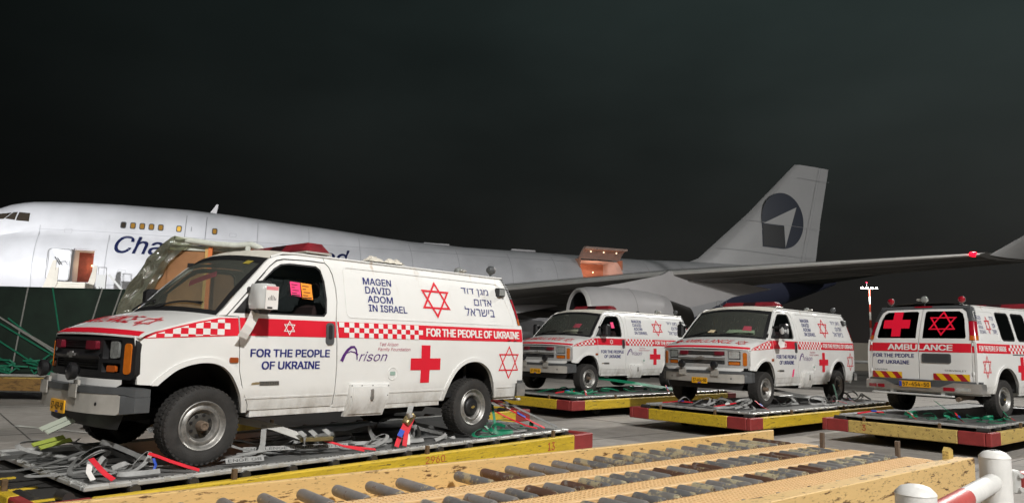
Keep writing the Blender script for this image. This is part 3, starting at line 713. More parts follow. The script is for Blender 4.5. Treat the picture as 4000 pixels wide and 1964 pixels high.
    lettering('lettering', 'AMBULANCE', (-.57, 1.152, .59, 1.258), MBK, WHV, R, .045, off=.0055, space=.95)
    lettering('lettering', 'FOR THE PEOPLE', (-.86, 1.015, -.08, 1.085), MBK, BLUEV, R, .03, extra=[('OF UKRAINE', (-.77, .895, -.17, .965))])
    lettering('lettering', 'SAVANA', (-.84, .775, -.58, .803), MBK, BLK, R, .02, extra=[('CHEVROLET', (.45, .80, .80, .826))])
    hd = surf('door_handle', rrect(.06, .935, .56, 1.10, .03), MBK, GREYP, R, step=.1, off=.012, rim=.014)
    surf('handle_recess', rrect(.10, .96, .53, 1.08, .02), MBK, mat('handle_shade', (.05, .053, .055), .45), hd, step=.1, off=.0135)
    for u0, u1 in ((-.88, -.31), (.25, .85)):
        base = [(u0, .64), (u1, .64), (u1, .755), (u0, .755)]
        surf('reflector', base, MBK, RCHEV, R, step=.1, off=.004)
        P = []
        for k in range(-1, 4):
            a = u0+k*.22+.04; P.append(clip([(a+.10, .64), (a+.21, .64), (a+.11, .755), (a, .755)], base))
        cells('reflector_chevron', [p for p in P if p], MBK, YCHEV, R, .008)
    def MRB(u, v, o): return (4.33 - .12*abs(u)**4 + o, u, v)
    rb = surf('rear_bumper', [(-1.02, .44), (1.02, .44), (1.03, .52), (1.02, .60), (.62, .605), (.40, .52), (-.40, .52), (-.62, .605), (-1.02, .60), (-1.03, .52)], MRB, CHROME, R, step=.07, off=0, rim=.16)
    surf('bumper_step', [(-1.0, .603), (-.62, .608), (-.40, .525), (.40, .525), (.62, .608), (1.0, .603), (1.0, .635), (-1.0, .635)], MRB, GREYP, rb, step=.1, off=-.03, rim=.10)
    for u0, u1, mt in ((-.95, -.77, REDL), (-.74, -.60, REDL), (.46, .64, REDL), (.66, .87, CLEAR)):
        surf('bumper_lamp', rrect(u0, .465, u1, .525, .012), MRB, mt, rb, step=.1, off=.006, rim=.006)
    m = MB(); m.box(4.27, 4.36, -.82, .62, .36, .39, bev=.006); m.box(4.20, 4.30, -.5, -.44, .36, .44); m.box(4.20, 4.30, .40, .46, .36, .44); m.build('rear_step', mat('step_white', (.66, .66, .64), .4, .2), R)
    m = MB(); m.tube([(3.7, .62, .36), (4.1, .66, .35), (4.3, .68, .33)], .04, 10); m.build('exhaust_pipe', RUSTH, R)
    # --- roof equipment
    lb = MB()
    V = []; F = []
    sec = [(1.10, 1.985), (1.10, 2.03), (1.165, 2.105), (1.335, 2.105), (1.40, 2.03), (1.40, 1.985)]
    ys = [(-.64, .80), (-.56, 1.0), (-.17, 1.0)]
    for a, b, mt, nm in ((-.64, -.15, REDLB, 'light_dome'), (.13, .64, REDLB, 'light_dome'), (-.15, .13, mat('lightbar_dark', (.03, .012, .014), .35, coat=.3), 'light_centre')):
        m = MB(); V = []; st = []
        for yy in (a, lerp(a, b, .16), lerp(a, b, .84), b):
            e = .25 if (yy in (a, b) and abs(yy) > .5) else 0.
            for x, z in sec: V.append((1.25+(x-1.25)*(1-e*.5), yy, 1.985+(z-1.985)*(1-e*1.6)))
        n = len(sec)
        for i in range(3):
            for k in range(n-1): F_ = (i*n+k, i*n+k+1, (i+1)*n+k+1, (i+1)*n+k); m.F.append(F_)
            m.F.append((i*n+n-1, i*n, (i+1)*n, (i+1)*n+n-1))
        m.F.append(tuple(range(n))[::-1]); m.F.append(tuple(range(3*n, 4*n))); m.V = V
        o = m.build(nm, mt, R)
    m = MB(); m.box(1.09, 1.41, -.65, .65, 1.985, 2.006, bev=.006); m.box(1.2, 1.3, -.55, -.45, 1.95, 1.985); m.box(1.2, 1.3, .45, .55, 1.95, 1.985); m.build('lightbar_base', BUMPW, R)
    for x, y in ((3.90, -.64), (3.90, .64)):
        m = MB(); m.tube([(x, y, 1.95), (x, y, 2.02)], .014, 6); be = m.build('beacon_stem', GREYP, R)
        Mx = Matrix.Translation((x, y, 2.055)) @ Matrix.Rotation(pi/2, 4, 'Y')
        m = MB(); m.lathe([(.0001, -.055), (.035, -.048), (.058, -.01), (.060, .02)], 18, Mx); m.build('beacon_shell', GREYP, be, True)
        m = MB(); m.lathe([(.060, .02), (.052, .045), (.03, .058), (.0001, .062)], 18, Mx); m.build('beacon_lens', REDL, be, True)
    m = MB(); m.tube([(3.93, 0, 1.97), (3.93, 0, 2.04)], .014, 6); be = m.build('work_lamp_stem', GREYP, R)
    m = MB(); m.lathe([(.0001, -.05), (.04, -.045), (.058, 0), (.060, .03), (.05, .045), (.0001, .05)], 16, Matrix.Translation((3.95, .02, 2.075)) @ Matrix.Rotation(pi/2, 4, 'Y')); m.build('work_lamp', CLEAR, be, True)
    m = MB(); m.box(3.90, 3.97, -.14, -.03, 2.05, 2.09, bev=.015); m.build('lamp_bracket', BUMPW, be)
    # --- interior and underbody
    m = MB(); m.box(1.34, 1.36, -.86, .86, .50, 1.40); m.build('bulkhead', DARKIN, R)
    m = MB(); m.box(1.36, 4.12, -.90, .90, .46, .50); m.box(.1, 1.34, -.90, .90, .44, .50); m.build('floor', DARKIN, R)
    m = MB(); m.box(3.30, 3.34, -.80, .80, .5, 1.88); m.build('cabin_wall', DARKIN, R)
    m = MB(); m.add([(-.05, -.85, 1.0), (-.05, .85, 1.0), (.30, .85, 1.22), (.30, -.85, 1.22), (.30, -.85, .9), (.30, .85, .9), (-.02, -.88, 1.27), (-.02, .88, 1.27), (.22, .85, 1.26), (.22, -.85, 1.26)], [(6, 9, 8, 7), (9, 3, 2, 8), (3, 4, 5, 2)]); m.build('dashboard', DARKIN, R)
    for y, mt in ((-.45, SEATM), (.45, SEATM)):
        s = empty('seat', (.95, y, .5), 0, R)
        m = MB(); m.box(-.30, .22, -.25, .25, .20, .40, bev=.05); m.build('cushion', mt, s)
        m = MB(); m.box(.12, .27, -.24, .24, .36, 1.02, Matrix.Rotation(.16, 4, 'Y'), bev=.06); m.build('backrest', mt, s)
        m = MB(); m.box(.30, .40, -.13, .13, 1.03, 1.20, bev=.03); m.build('head_rest', mt, s)
    m = MB(); m.lathe([(.19, -.012), (.205, 0), (.19, .012), (.175, 0)], 28, Matrix.Translation((.42, -.45, 1.24)) @ Matrix.Rotation(-.95, 4, 'Y'), True); m.build('steering_wheel', BLK, R, True)
    m = MB(); m.box(-.55, 4.1, -.42, -.32, .36, .46); m.box(-.55, 4.1, .32, .42, .36, .46); m.box(-.2, 1.3, -.30, .30, .30, .5); m.tube([(3.30, -.8, .33), (3.30, .8, .33)], .05, 8); m.tube([(-.03, -.8, .33), (-.03, .8, .33)], .05, 8); m.box(2.0, 2.9, -.6, .1, .28, .44, bev=.04); m.tube([(1.2, 0, .36), (3.3, 0, .34)], .045, 8)
    m.build('chassis', UNDER, R)
    m = MB(); m.box(.40, 2.75, -.955, .955, .385, .455); m.box(3.70, 4.12, -.93, .93, .40, .47); m.build('sill', WHITE, R)
    m = MB(); m.box(.372, 2.74, -.93, -.90, .44, 1.28); m.box(.372, 2.74, .90, .93, .44, 1.28); m.build('inner_skin', DARKIN, R)
    for x, y, f in ((-.03, -.86, 1), (-.03, .86, 1), (3.31, -.86, 0), (3.31, .86, 0)): wheel(R, x, y, f)
    # --- door mirrors
    for s in (-1, 1):
        mi = empty('door_mirror', (.33, s*1.0, 1.32), 0, R)
        m = MB(); m.box(-.075, .075, *(sorted((s*.10, s*.26))), .0, .29, bev=.035); m.build('mirror_shell', BLK, mi)
        m = MB(); m.box(-.04, .05, *(sorted((s*-.02, s*.12))), .01, .06, bev=.01); m.build('mirror_arm', BLK, mi); m = MB(); m.box(-.03, .04, *(sorted((s*-.06, s*.12))), .20, .245, bev=.01); m.build('mirror_arm', BLK, mi)
        m = MB(); m.box(.0755, .079, *(sorted((s*.125, s*.24))), .03, .26); m.build('mirror_glass', mat('mirror_glass', (.55, .57, .58), .05, .95), mi)
    return R

def number_plate(van, text, rear=False):
    if not rear:
        f = lambda u, v, o: (-.873-o, -u-.02, v)
        p = surf('number_plate', rrect(-.17, .425, .17, .535, .01), f, PLATEY, van, step=.2, off=.004, rim=.01)
        lettering('plate_digits', text, (-.14, .452, .15, .515), f, BLK, p, .02, off=.006)
        surf('plate_band', [(-.035, .427), (.035, .427), (.035, .443), (-.035, .443)], f, mat('plate_blue', (.02, .06, .42), .4), p, step=.2, off=.006)
    else:
        f = lambda u, v, o: (4.34+o, u-.02, v)
        p = surf('number_plate', rrect(-.29, .50, .27, .605, .01), f, PLATEY, van, step=.2, off=.004, rim=.01)
        lettering('plate_digits', text, (-.22, .518, .255, .588), f, BLK, p, .02, off=.006)
        surf('plate_band', [(-.285, .505), (-.235, .505), (-.235, .60), (-.285, .60)], f, mat('plate_blue', (.02, .06, .42), .4), p, step=.2, off=.006)
# ------------------------------------------------------------------ ground
CONC = bpy.data.materials.new('apron_concrete'); CONC.use_nodes = True
def _conc():
    t = CONC.node_tree; b = t.nodes['Principled BSDF']; tcn = t.nodes.new('ShaderNodeTexCoord')
    def noise(s, d=6, r=.6, vec=None):
        n = t.nodes.new('ShaderNodeTexNoise'); n.inputs['Scale'].default_value = s; n.inputs['Detail'].default_value = d; n.inputs['Roughness'].default_value = r
        t.links.new(tcn.outputs['Object'], n.inputs['Vector']); return n.outputs['Fac']
    def mr(src, a, bb, c, d):
        r = t.nodes.new('ShaderNodeMapRange'); r.inputs[1].default_value = a; r.inputs[2].default_value = bb; r.inputs[3].default_value = c; r.inputs[4].default_value = d
        t.links.new(src, r.inputs[0]); return r.outputs[0]
    def mu(a, c):
        m = t.nodes.new('ShaderNodeMath'); m.operation = 'MULTIPLY'; t.links.new(a, m.inputs[0]); t.links.new(c, m.inputs[1]); return m.outputs[0]
    v = mu(mu(mr(noise(.35), .3, .7, .72, 1.15), mr(noise(.9, 8, .75), .56, .70, 1.0, .62)), mu(mr(noise(4), .3, .7, .82, 1.1), mr(noise(70, 2), .3, .7, .9, 1.08)))
    sc = t.nodes.new('ShaderNodeVectorMath'); sc.operation = 'SCALE'; sc.inputs[0].default_value = (.34, .315, .285); t.links.new(v, sc.inputs['Scale'])
    t.links.new(sc.outputs[0], b.inputs['Base Color']); b.inputs['Roughness'].default_value = .85
    bu = t.nodes.new('ShaderNodeBump'); bu.inputs['Strength'].default_value = .3; bu.inputs['Distance'].default_value = .01; t.links.new(noise(90, 3), bu.inputs['Height']); t.links.new(bu.outputs[0], b.inputs['Normal'])
_conc()
g = MB(); g.add([(-700, -250, 0), (700, -250, 0), (700, 1100, 0), (-700, 1100, 0)], [(0, 1, 2, 3)]); struct(g.build('apron_ground', CONC))
jm = mat('joint_sealant', (.12, .112, .104), .8, var=.5, scale=2)
JA = .69
for k in range(-6, 9):
    m = MB(); a = Matrix.Rotation(JA, 4, 'Z')
    m.box(-20, 60, k*5.0-.009-1.2, k*5.0+.009-1.2, .002, .004, a); struct(m.build('slab_joint', jm))
    m = MB(); m.box(k*5.0+1.6-.009, k*5.0+1.6+.009, -30, 45, .0045, .0065, a); struct(m.build('slab_joint', jm))
wl = mat('road_paint_white', (.55, .54, .5), .7, var=.4, scale=5)
for x0, y0, x1, y1 in ((-7.4, 9.2, -6.2, 9.9), (-8.3, 12.6, -6.3, 11.8)):
    d = Vector((x1-x0, y1-y0, 0)); m = MB(); m.box(0, d.length, -.06, .06, .008, .011, Matrix.Translation((x0, y0, 0)) @ Matrix.Rotation(atan2(d.y, d.x), 4, 'Z')); struct(m.build('painted_line', wl))

# ------------------------------------------------------------------ dollies and pallets
YEL = worn('beam_yellow', (.60, .41, .022), (.055, .042, .02), .575, .64, 7, .6, (.8, 3.5, 6), .3, 0., (.25, .17, .03), .58, .66)
YELP = worn('beam_faded_yellow', (.56, .40, .12), (.13, .075, .03), .56, .64, 6, .65, (1, 3, 4), .3)
REDB = worn('beam_red', (.27, .030, .028), (.07, .035, .022), .58, .70, 8, .6, (1, 2, 2), .25)
ALU = mat('pallet_aluminium', (.60, .60, .58), .42, .45, var=.25, scale=5)
ALUS = worn('pallet_sheet', (.22, .22, .215), (.09, .09, .085), .5, .75, 3, .5, (1, 1, 1), .3, .35)
DECK = mat('dolly_deck', (.035, .033, .030), .75, var=.35, scale=5)
ROLD = mat('roller_dark', (.085, .080, .075), .45, .6, var=.4, scale=10)
BROWNP = worn('beam_brown', (.30, .17, .05), (.10, .055, .02), .5, .62, 6, .7, (1, 3, 4), .3)

NOTCH = None
def pallet(name, center, yaw, L, Wd, z, label):
    global NOTCH
    P = tag(empty(name, (*center, z-.02), yaw), label, 'pallet', 'cargo pallets under the vans')
    m = MB(); m.box(-L/2+.055, L/2-.055, -Wd/2+.055, Wd/2-.055, 0, .012); m.build('sheet', ALUS, P)
    def rail(a, b, c, d):
        m = MB(); m.box(a, b, c, d, -.012, .022, bev=.006)
        horizontal = (b-a) > (d-c)
        if horizontal: m.box(a+.01, b-.01, c+.012, c+.022, .022, .029); m.box(a+.01, b-.01, d-.022, d-.012, .022, .029)
        else: m.box(a+.012, a+.022, c+.01, d-.01, .022, .029); m.box(b-.022, b-.012, c+.01, d-.01, .022, .029)
        return m.build('edge_rail', ALU, P)
    rail(-L/2, L/2, -Wd/2, -Wd/2+.06); rail(-L/2, L/2, Wd/2-.06, Wd/2)
    rail(-L/2, -L/2+.06, -Wd/2+.062, Wd/2-.062); rail(L/2-.06, L/2, -Wd/2+.062, Wd/2-.062)
    if NOTCH is None:
        m = MB(); m.box(-.026, .026, -.004, .03, .0, .031, bev=.003); o = m.build('track_fitting', ALU); NOTCH = o.data; bpy.data.objects.remove(o)
        m = MB()
        for k in range(9): m.box(-.16+k*.04, -.14+k*.04, .026, .036, .0285, .031)
        o = m.build('track_teeth', DARKIN); pallet.teeth = o.data; bpy.data.objects.remove(o)
    n = int(L/.42)
    for k in range(n):
        x = -L/2+.28+k*(L-.5)/(n-1)
        for y, r in ((-Wd/2, 0), ):
            for dx in (-.09, .09):
                o = bpy.data.objects.new('track_fitting', NOTCH); o.location = (x+dx*(.9+.3*((k*7) % 3)/3), y, 0); link(o, P)
            if k < n-1:
                o = bpy.data.objects.new('track_teeth', pallet.teeth); o.location = (x+.21, y, 0); link(o, P)
    for k in range(5):
        o = bpy.data.objects.new('track_fitting', NOTCH); o.location = (-L/2, -Wd/2+.3+k*(Wd-.6)/4, 0); o.rotation_euler = (0, 0, -pi/2); link(o, P)
    return P

def dolly(center, yaw, L, Wd, label, zt=.392, ht=.205, paint=YEL, hitch=False, ext=False, empty_deck=False):
    D = tag(empty('pallet_dolly', (*center, 0), yaw), label, 'dolly', 'pallet dollies on the apron')
    z0 = zt-ht; X = L/2; Y = Wd/2
    m = MB(); m.box(-X+.09, X-.09, -Y+.09, Y-.09, zt-.10, zt-.03); m.build('deck', DECK, D)
    e = .42
    def beam(x0, x1, y0, y1, mt, nm='beam'):
        m = MB(); m.box(x0, x1, y0, y1, z0, zt, bev=.012); return m.build(nm, mt, D)
    for s in (-1, 1):
        y0, y1 = sorted((s*Y, s*(Y-.085)))
        beam(-X+e, X-e, y0, y1, paint)
        for q in (-1, 1):
            x0, x1 = sorted((q*(X-e+.002), q*X)); beam(x0, x1, y0, y1, REDB, 'red_beam_end')
        x0, x1 = sorted((s*X, s*(X-.085))); beam(x0, x1, -Y+.47, Y-.47, paint)
        for q in (-1, 1):
            y0, y1 = sorted((q*(Y-.468), q*(Y-.087))); beam(x0, x1, y0, y1, REDB, 'red_beam_end')
    # deck rollers along the edges
    rm = MB(); rm.tube([(0, -.0, 0), (0, .18, 0)], .042, 10)
    first = None
    for k in range(int(L/.46)):
        for y in (-Y+.10, Y-.28):
            if first is None:
                o = rm.build('deck_roller', ROLD, D, True); first = o.data
            else: o = link(bpy.data.objects.new('deck_roller', first), D)
            o.location = (-X+.28+k*.46, y, zt+.005)
    # retaining stops
    for x in (-X*.55, X*.1, X*.75):
        m = MB(); m.box(x-.02, x+.02, -Y+.02, -Y+.06, zt-.02, zt+.085, bev=.004); m.build('pallet_stop', mat('stop_rust', (.16, .10, .05), .7, .3, var=.4, scale=20), D)
    for y in (-Y*.45, Y*.45):
        m = MB(); m.box(-X+.02, -X+.06, y-.02, y+.02, zt-.02, zt+.085, bev=.004); m.build('pallet_stop', mat('stop_rust', (.16, .10, .05), .7, .3), D)
    # running gear
    for x in (-X*.62, X*.62):
        m = MB(); m.box(x-.05, x+.05, -Y+.35, Y-.35, .12, .20); ax = m.build('axle', UNDER, D)
        for s in (-1, 1):
            m = MB(); m.lathe([(.05, -.06), (.13, -.06), (.145, -.04), (.145, .04), (.13, .06), (.05, .06), (.02, .06)], 20, Matrix.Translation((x, s*(Y-.45), .145)) @ Matrix.Rotation(pi/2, 4, 'X')); m.build('caster_wheel', RUB, ax, True)
    m = MB(); m.box(-X+.2, X-.2, -.10, .10, .15, zt-.11); m.build('spine', UNDER, D)
    if hitch:
        m = MB(); m.box(-X*.30, -X*.30+.62, -Y+.12, -Y+.18, .075, .135, bev=.006); m.box(-X*.30+.2, -X*.30+.28, -Y+.10, -Y+.20, .05, .16, bev=.004); m.build('tow_bracket', YELP, D)
    return D

PW, PL = 2.36, 5.95
CEN = {1: ((-2.03, 8.55), .852), 2: ((2.88, 18.95), .744), 3: ((5.76, 15.92), .72), 4: ((9.01, 14.36), .685)}
ZP = .453
dolly(*CEN[1], 6.72, 2.62, 'yellow dolly with red beam end carrying the largest ambulance, nearest the roller bed', hitch=False)
dolly(*CEN[2], 6.6, 2.66, 'yellow dolly with red corners under the farthest ambulance', hitch=True)
dolly(*CEN[3], 6.6, 2.66, 'yellow dolly with red corners under the ambulance facing left in the middle right')
dolly(*CEN[4], 6.6, 2.66, 'faded pale yellow dolly with red ends under the ambulance seen from behind', paint=YELP)
pallet('cargo_pallet', *CEN[1], PL, PW, ZP, 'grey metal pallet strewn with grey straps under the nearest ambulance')
pallet('cargo_pallet', *CEN[2], PL, PW, ZP, 'silver edged pallet with green straps under the farthest ambulance')
pallet('cargo_pallet', *CEN[3], PL, PW, ZP, 'silver edged pallet with grey and red straps under the middle right ambulance')
pallet('cargo_pallet', *CEN[4], PL, PW, ZP, 'silver edged pallet with green straps under the ambulance seen from behind')
# empty dolly behind the first one, only its red-ended corner shows
d5 = dolly((-2.13, 12.43), .90, 5.0, 2.5, 'empty yellow dolly with red corner just behind the nearest ambulance', zt=.39)
# beam numbers
def world_map(center, yaw):
    M = Matrix.Translation((*center, 0)) @ Matrix.Rotation(yaw, 4, 'Z'); return M
dl = [o for o in C.objects if o.name.startswith('pallet_dolly')]
REDNUM = mat('number_red', (.42, .06, .03), .6)
f1 = lambda u, v, o: (u, -1.31-.004-o, v)
lettering('beam_number', '2960', (.28, .295, .56, .37), f1, REDNUM, dl[0], .012, off=0, extra=[('13', (2.36, .24, 2.50, .34))])
f4 = lambda u, v, o: (-3.30-.004-o, -u, v)
lettering('beam_number', '3', (-.62, .24, -.55, .34), f4, REDNUM, dl[3], .012, off=0)

# roller end section of the nearest dolly, in front of the pallet's left end
rs = tag(empty('roller_section', (-2.03, 8.55, 0), .852), 'short bed of dark rollers between yellow rails at lower left', 'roller bed')
for x in (-3.22, -3.52, -3.82):
    for y0 in (-.98, -.42, .14, .70):
        m = MB(); m.tube([(x, y0, .33), (x, y0+.42, .33)], .058, 14); m.build('roller', ROLD, rs, True)
for y in (-1.04, -.49, .07, .63):
    m = MB(); m.box(-4.05, -3.06, y, y+.045, .24, .375, bev=.005); m.build('rail', YEL, rs)
m = MB(); m.box(-4.05, -3.06, -1.33, -1.28, .16, .36, bev=.008); m.build('side_rail', REDB, rs)
m = MB(); m.box(-4.05, -3.06, -1.28, 1.15, .16, .24); m.build('tray', DECK, rs)
for x in (-3.95, -3.2):
    for y in (-1.1, 1.0):
        m = MB(); m.box(x-.05, x+.05, y-.05, y+.05, 0, .16); m.build('leg', UNDER, rs)

# ------------------------------------------------------------------ the roller bed in the foreground
TAN = worn('roller_bed_tan', (.66, .445, .185), (.12, .06, .022), .575, .62, 11, .55, (.45, 1.0, 1.8), .07, 0., (.24, .15, .05), .57, .66)
TANC = worn('roller_bed_tan_clean', (.72, .48, .235), (.34, .21, .09), .64, .74, 6, .55, (1, 1, 1), .06)
RB = tag(empty('roller_bed', (0, 0, 0), .685), 'long tan steel roller bed with rusty side rails across the foreground', 'roller bed')
# local: x along, y = -(cross)  -> cross c lies at y = -c
Z = .45
A0, A1 = 0.6, 8.56
def rbox(nm, x0, x1, y0, y1, z0, z1, mt, bev=.006):
    m = MB(); m.box(x0, x1, y0, y1, z0, z1, bev=bev); return m.build(nm, mt, RB)
rbox('side_rail', A0, 9.10, 5.49, 5.55, .12, .505, TAN)
rbox('side_rail', A0, 8.75, 2.97, 3.03, .05, .50, TAN)
rbox('rail_flange', A0, 8.72, 3.032, 3.13, .478, .496, TAN)
rbox('frame_beam', A0, 8.70, 3.134, 3.18, .25, .44, TAN)
rbox('bed_floor', A0, 8.6, 3.2, 5.48, .12, .20, TANC, 0)
rbox('end_beam', 8.60, 8.66, 3.19, 5.44, .13, .42, TAN)
SLOT = None
for y0, y1 in ((4.58, 4.83), (3.92, 4.19), (3.215, 3.575)):
    m = MB(); m.box(A0, A1, y0, y1, Z-.02, Z, bev=.004); m.box(A0, A1, y0, y0+.02, Z-.16, Z-.021); m.box(A0, A1, y1-.02, y1, Z-.16, Z-.021); w = m.build('walkway_strip', TANC, RB)
    # raised anti-slip ribs and edge slots, too small to count: one part per strip
    m = MB(); x = A0+.05
    while x < A1-.06:
        for yy in [y0+.05+k*.045 for k in range(int((y1-y0-.08)/.045)+1)]:
            m.box(x-.006, x+.006, yy, yy+.028, Z, Z+.004)
        x += .048
    o = m.build('anti_slip_ribs', TANC, w); o['kind'] = 'stuff'
    m = MB(); x = A0+.03
    while x < A1-.06:
        m.box(x, x+.055, y1-.012, y1-.004, Z+.0005, Z+.006); x += .105
    o = m.build('edge_slots', mat('slot_brown', (.16, .10, .05), .7), w); o['kind'] = 'stuff'
ROLM = [worn('roller_steel_%d' % i, c, r, a, a+.05, 5, .5, (1, 1, 1), .35, .35, y, .60, .66) for i, (c, r, a, y) in enumerate((((.26, .25, .24), (.12, .055, .03), .58, (.50, .42, .24)), ((.20, .20, .20), (.44, .38, .24), .50, (.13, .07, .045)), ((.14, .075, .05), (.24, .22, .20), .55, (.40, .33, .18)), ((.28, .27, .25), (.52, .46, .30), .48, (.12, .06, .035))))]
RMESH = {}
def rollers(y0, y1, xs, r=.045, z=.418):
    for i, x in enumerate(xs):
        mi = random.choice((0, 0, 1, 1, 2, 3, 3)); key = (y0, mi)
        if key not in RMESH:
            m = MB(); Lr = y1-y0; n = 16; Mx = Matrix.Rotation(-pi/2, 4, 'X')
            m.lathe([(.0001, 0), (.03, 0), (r*.93, .004), (r, .02), (r, Lr-.02), (r*.93, Lr-.004), (.03, Lr), (.0001, Lr)], n, Mx)
            o = m.build('roller', ROLM[mi], RB, True); RMESH[key] = o.data
        else: o = link(bpy.data.objects.new('roller', RMESH[key]), RB)
        o.location = (x+random.uniform(-.008, .008), y0, z); o.rotation_euler = (0, random.random()*6, 0)
rollers(4.86, 5.36, [.95+.287*k for k in range(27) if k not in (9, )])
rollers(4.22, 4.55, [.80+.196*k for k in range(39)])
rollers(3.60, 3.89, [.72+.187*k for k in range(42)])
for x in (8.58,):
    for y in (4.53, 3.66): rbox('end_post', x, x+.045, y, y+.045, .30, .60, mat('post_brown', (.14, .10, .07), .7, var=.3), .004)
m = MB(); m.prism([(8.42, .44), (8.56, .44), (8.54, .58), (8.47, .61), (8.43, .57)], 3.10, 3.16, lambda u, v, d_: (u, d_, v)); m.build('stop_lug', YELP, RB)
for k in range(12):
    x = 3.0+k*.47; m = MB(); m.lathe([(.0001, .02), (.018, .018), (.024, 0), (.024, -.02)], 10, Matrix.Translation((x, 3.197, .455))); m.build('bolt_head', ROLM[k % 4], RB, True)
for x in (1.2, 3.6, 6.0, 8.2):
    for y in (3.05, 5.42): rbox('leg', x-.05, x+.05, y-.0, y+.06, 0, .12, UNDER, 0)

# ------------------------------------------------------------------ guard rail bottom right
WP = worn('bollard_white', (.71, .70, .67), (.33, .29, .23), .62, .70, 9, .45, (1, 1, 1), .16)
RP = worn('rail_red', (.46, .075, .065), (.60, .52, .48), .66, .72, 10, .45, (1, 1, 1), .2)
def bollard(x, y, label, top):
    B = tag(empty('bollard', (x, y, 0)), label, 'bollard', 'white guard rail posts')
    m = MB(); m.lathe([(.074, 0), (.074, top-.035)], 32); m.build('post', WP, B, True)
    m = MB(); m.lathe([(.0745, top-.04), (.076, top-.036), (.072, top-.028), (.054, top-.010), (.03, top-.002), (.0001, top)], 32); m.build('cap', WP, B, True)
    m = MB(); m.lathe([(.14, 0), (.14, .015), (.087, .016)], 24); m.build('base_plate', WP, B, True)
    return B
B1 = (2.62, 4.02); B2 = (1.615, 2.97)
b1 = bollard(*B1, 'taller standing white bollard at right end of red and white rail', 1.065)
m = MB(); m.box(-.02, .02, -.012, .012, 1.0645, 1.067); m.build('cap_mark', GREYP, b1)
bollard(*B2, 'white round-topped bollard nearest the camera at the bottom edge', 1.06)
gr = tag(empty('guard_rail', (B1[0], B1[1], .905)), 'red and white striped pipe rail joining the two white bollards', 'rail')
p0 = Vector((0, 0, 0)); p1 = Vector((B2[0]-B1[0], B2[1]-B1[1], .0)); 
for a, b, mt in ((.06, .47, WP), (.471, .96, RP)):
    m = MB(); m.tube([p0.lerp(p1, a), p0.lerp(p1, b)], .046, 20); m.build('pipe_section', mt, gr, True)
gr2 = tag(empty('guard_rail', (B1[0], B1[1], .905)), 'short stub of red pipe rail right of the rear bollard at the frame edge', 'rail')
m = MB(); m.box(.074, .12, -.03, .03, -.06, .06, bev=.008); m.build('bracket', ALU, gr2)
for z in (-.035, .035):
    m = MB(); m.tube([(.11, -.032, z), (.11, -.045, z)], .012, 8); m.build('bolt', ALU, gr2)
m = MB(); m.tube([(.125, .005, 0), (.9, .5, 0)], .05, 20); m.build('pipe_section', RP, gr2, True)
m = MB(); m.tube([(.9, .5, -.905), (.9, .5, .1)], .085, 20); m.build('post', WP, gr2, True)

# ------------------------------------------------------------------ vans
proto = make_van()
vans = [proto, copy_tree(proto), copy_tree(proto), copy_tree(proto)]
POSE = [(-3.339, 7.104, .848), (1.241, 18.014, .744), (4.34, 15.044, .756), (10.921, 15.462, -2.58)]
LAB = ['largest white ambulance van at left, black grille, mirror wrapped in plastic',
       'farthest white ambulance van between the others, silver grille, green straps below',
       'white ambulance van facing left, pink tag in windscreen, white paper on mirror',
       'white ambulance van at right seen from behind with red cross on rear window']
for v, (x, y, a), lb in zip(vans, POSE, LAB):
    v.location = (x, y, ZP+.008 + .012); v.rotation_euler = (0, 0, a); tag(v, lb, 'ambulance', 'ambulances loaded on pallets')
def kids(v, nm): return [c for c in v.children if c.name.split('.')[0] == nm]
def sub(v, a, nm): return [c for k in kids(v, a) for c in k.children if c.name.split('.')[0] == nm]
BGR = mat('grille_black', (.012, .012, .013), .45, var=.2, scale=12)
for o in kids(vans[0], 'grille') + sub(vans[0], 'grille', 'grille_slat') + sub(vans[0], 'grille', 'grille_bar'):
    o.material_slots[0].link = 'OBJECT'; o.material_slots[0].material = BGR
for o in kids(vans[0], 'headlamp') + kids(vans[0], 'turn_signal'): bpy.data.objects.remove(o)
for s in (-1, 1):
    q = (lambda P: P) if s > 0 else mir
    surf('headlamp', q(rrect(.655, .905, .755, 1.045, .02)), MF, mat('headlamp_dull', (.26, .27, .26), .25, .3, var=.4, scale=25), vans[0], step=.08, off=-.004, rim=.02)
    surf('turn_signal', q(rrect(.62, .793, .735, .845, .012)), MF, mat('amber_dull', (.36, .075, .008), .3, coat=.3), vans[0], step=.08, off=-.004, rim=.02)
GREYB = mat('beacon_dull', (.20, .18, .18), .5, var=.2)
for vv in vans[:3]:
    for o in sub(vv, 'beacon_stem', 'beacon_lens'):
        o.material_slots[0].link = 'OBJECT'; o.material_slots[0].material = GREYB
number_plate(vans[0], '57-459-50'); number_plate(vans[1], '67-290-36'); number_plate(vans[2], '57-456-50'); number_plate(vans[3], '57-454-50', True)
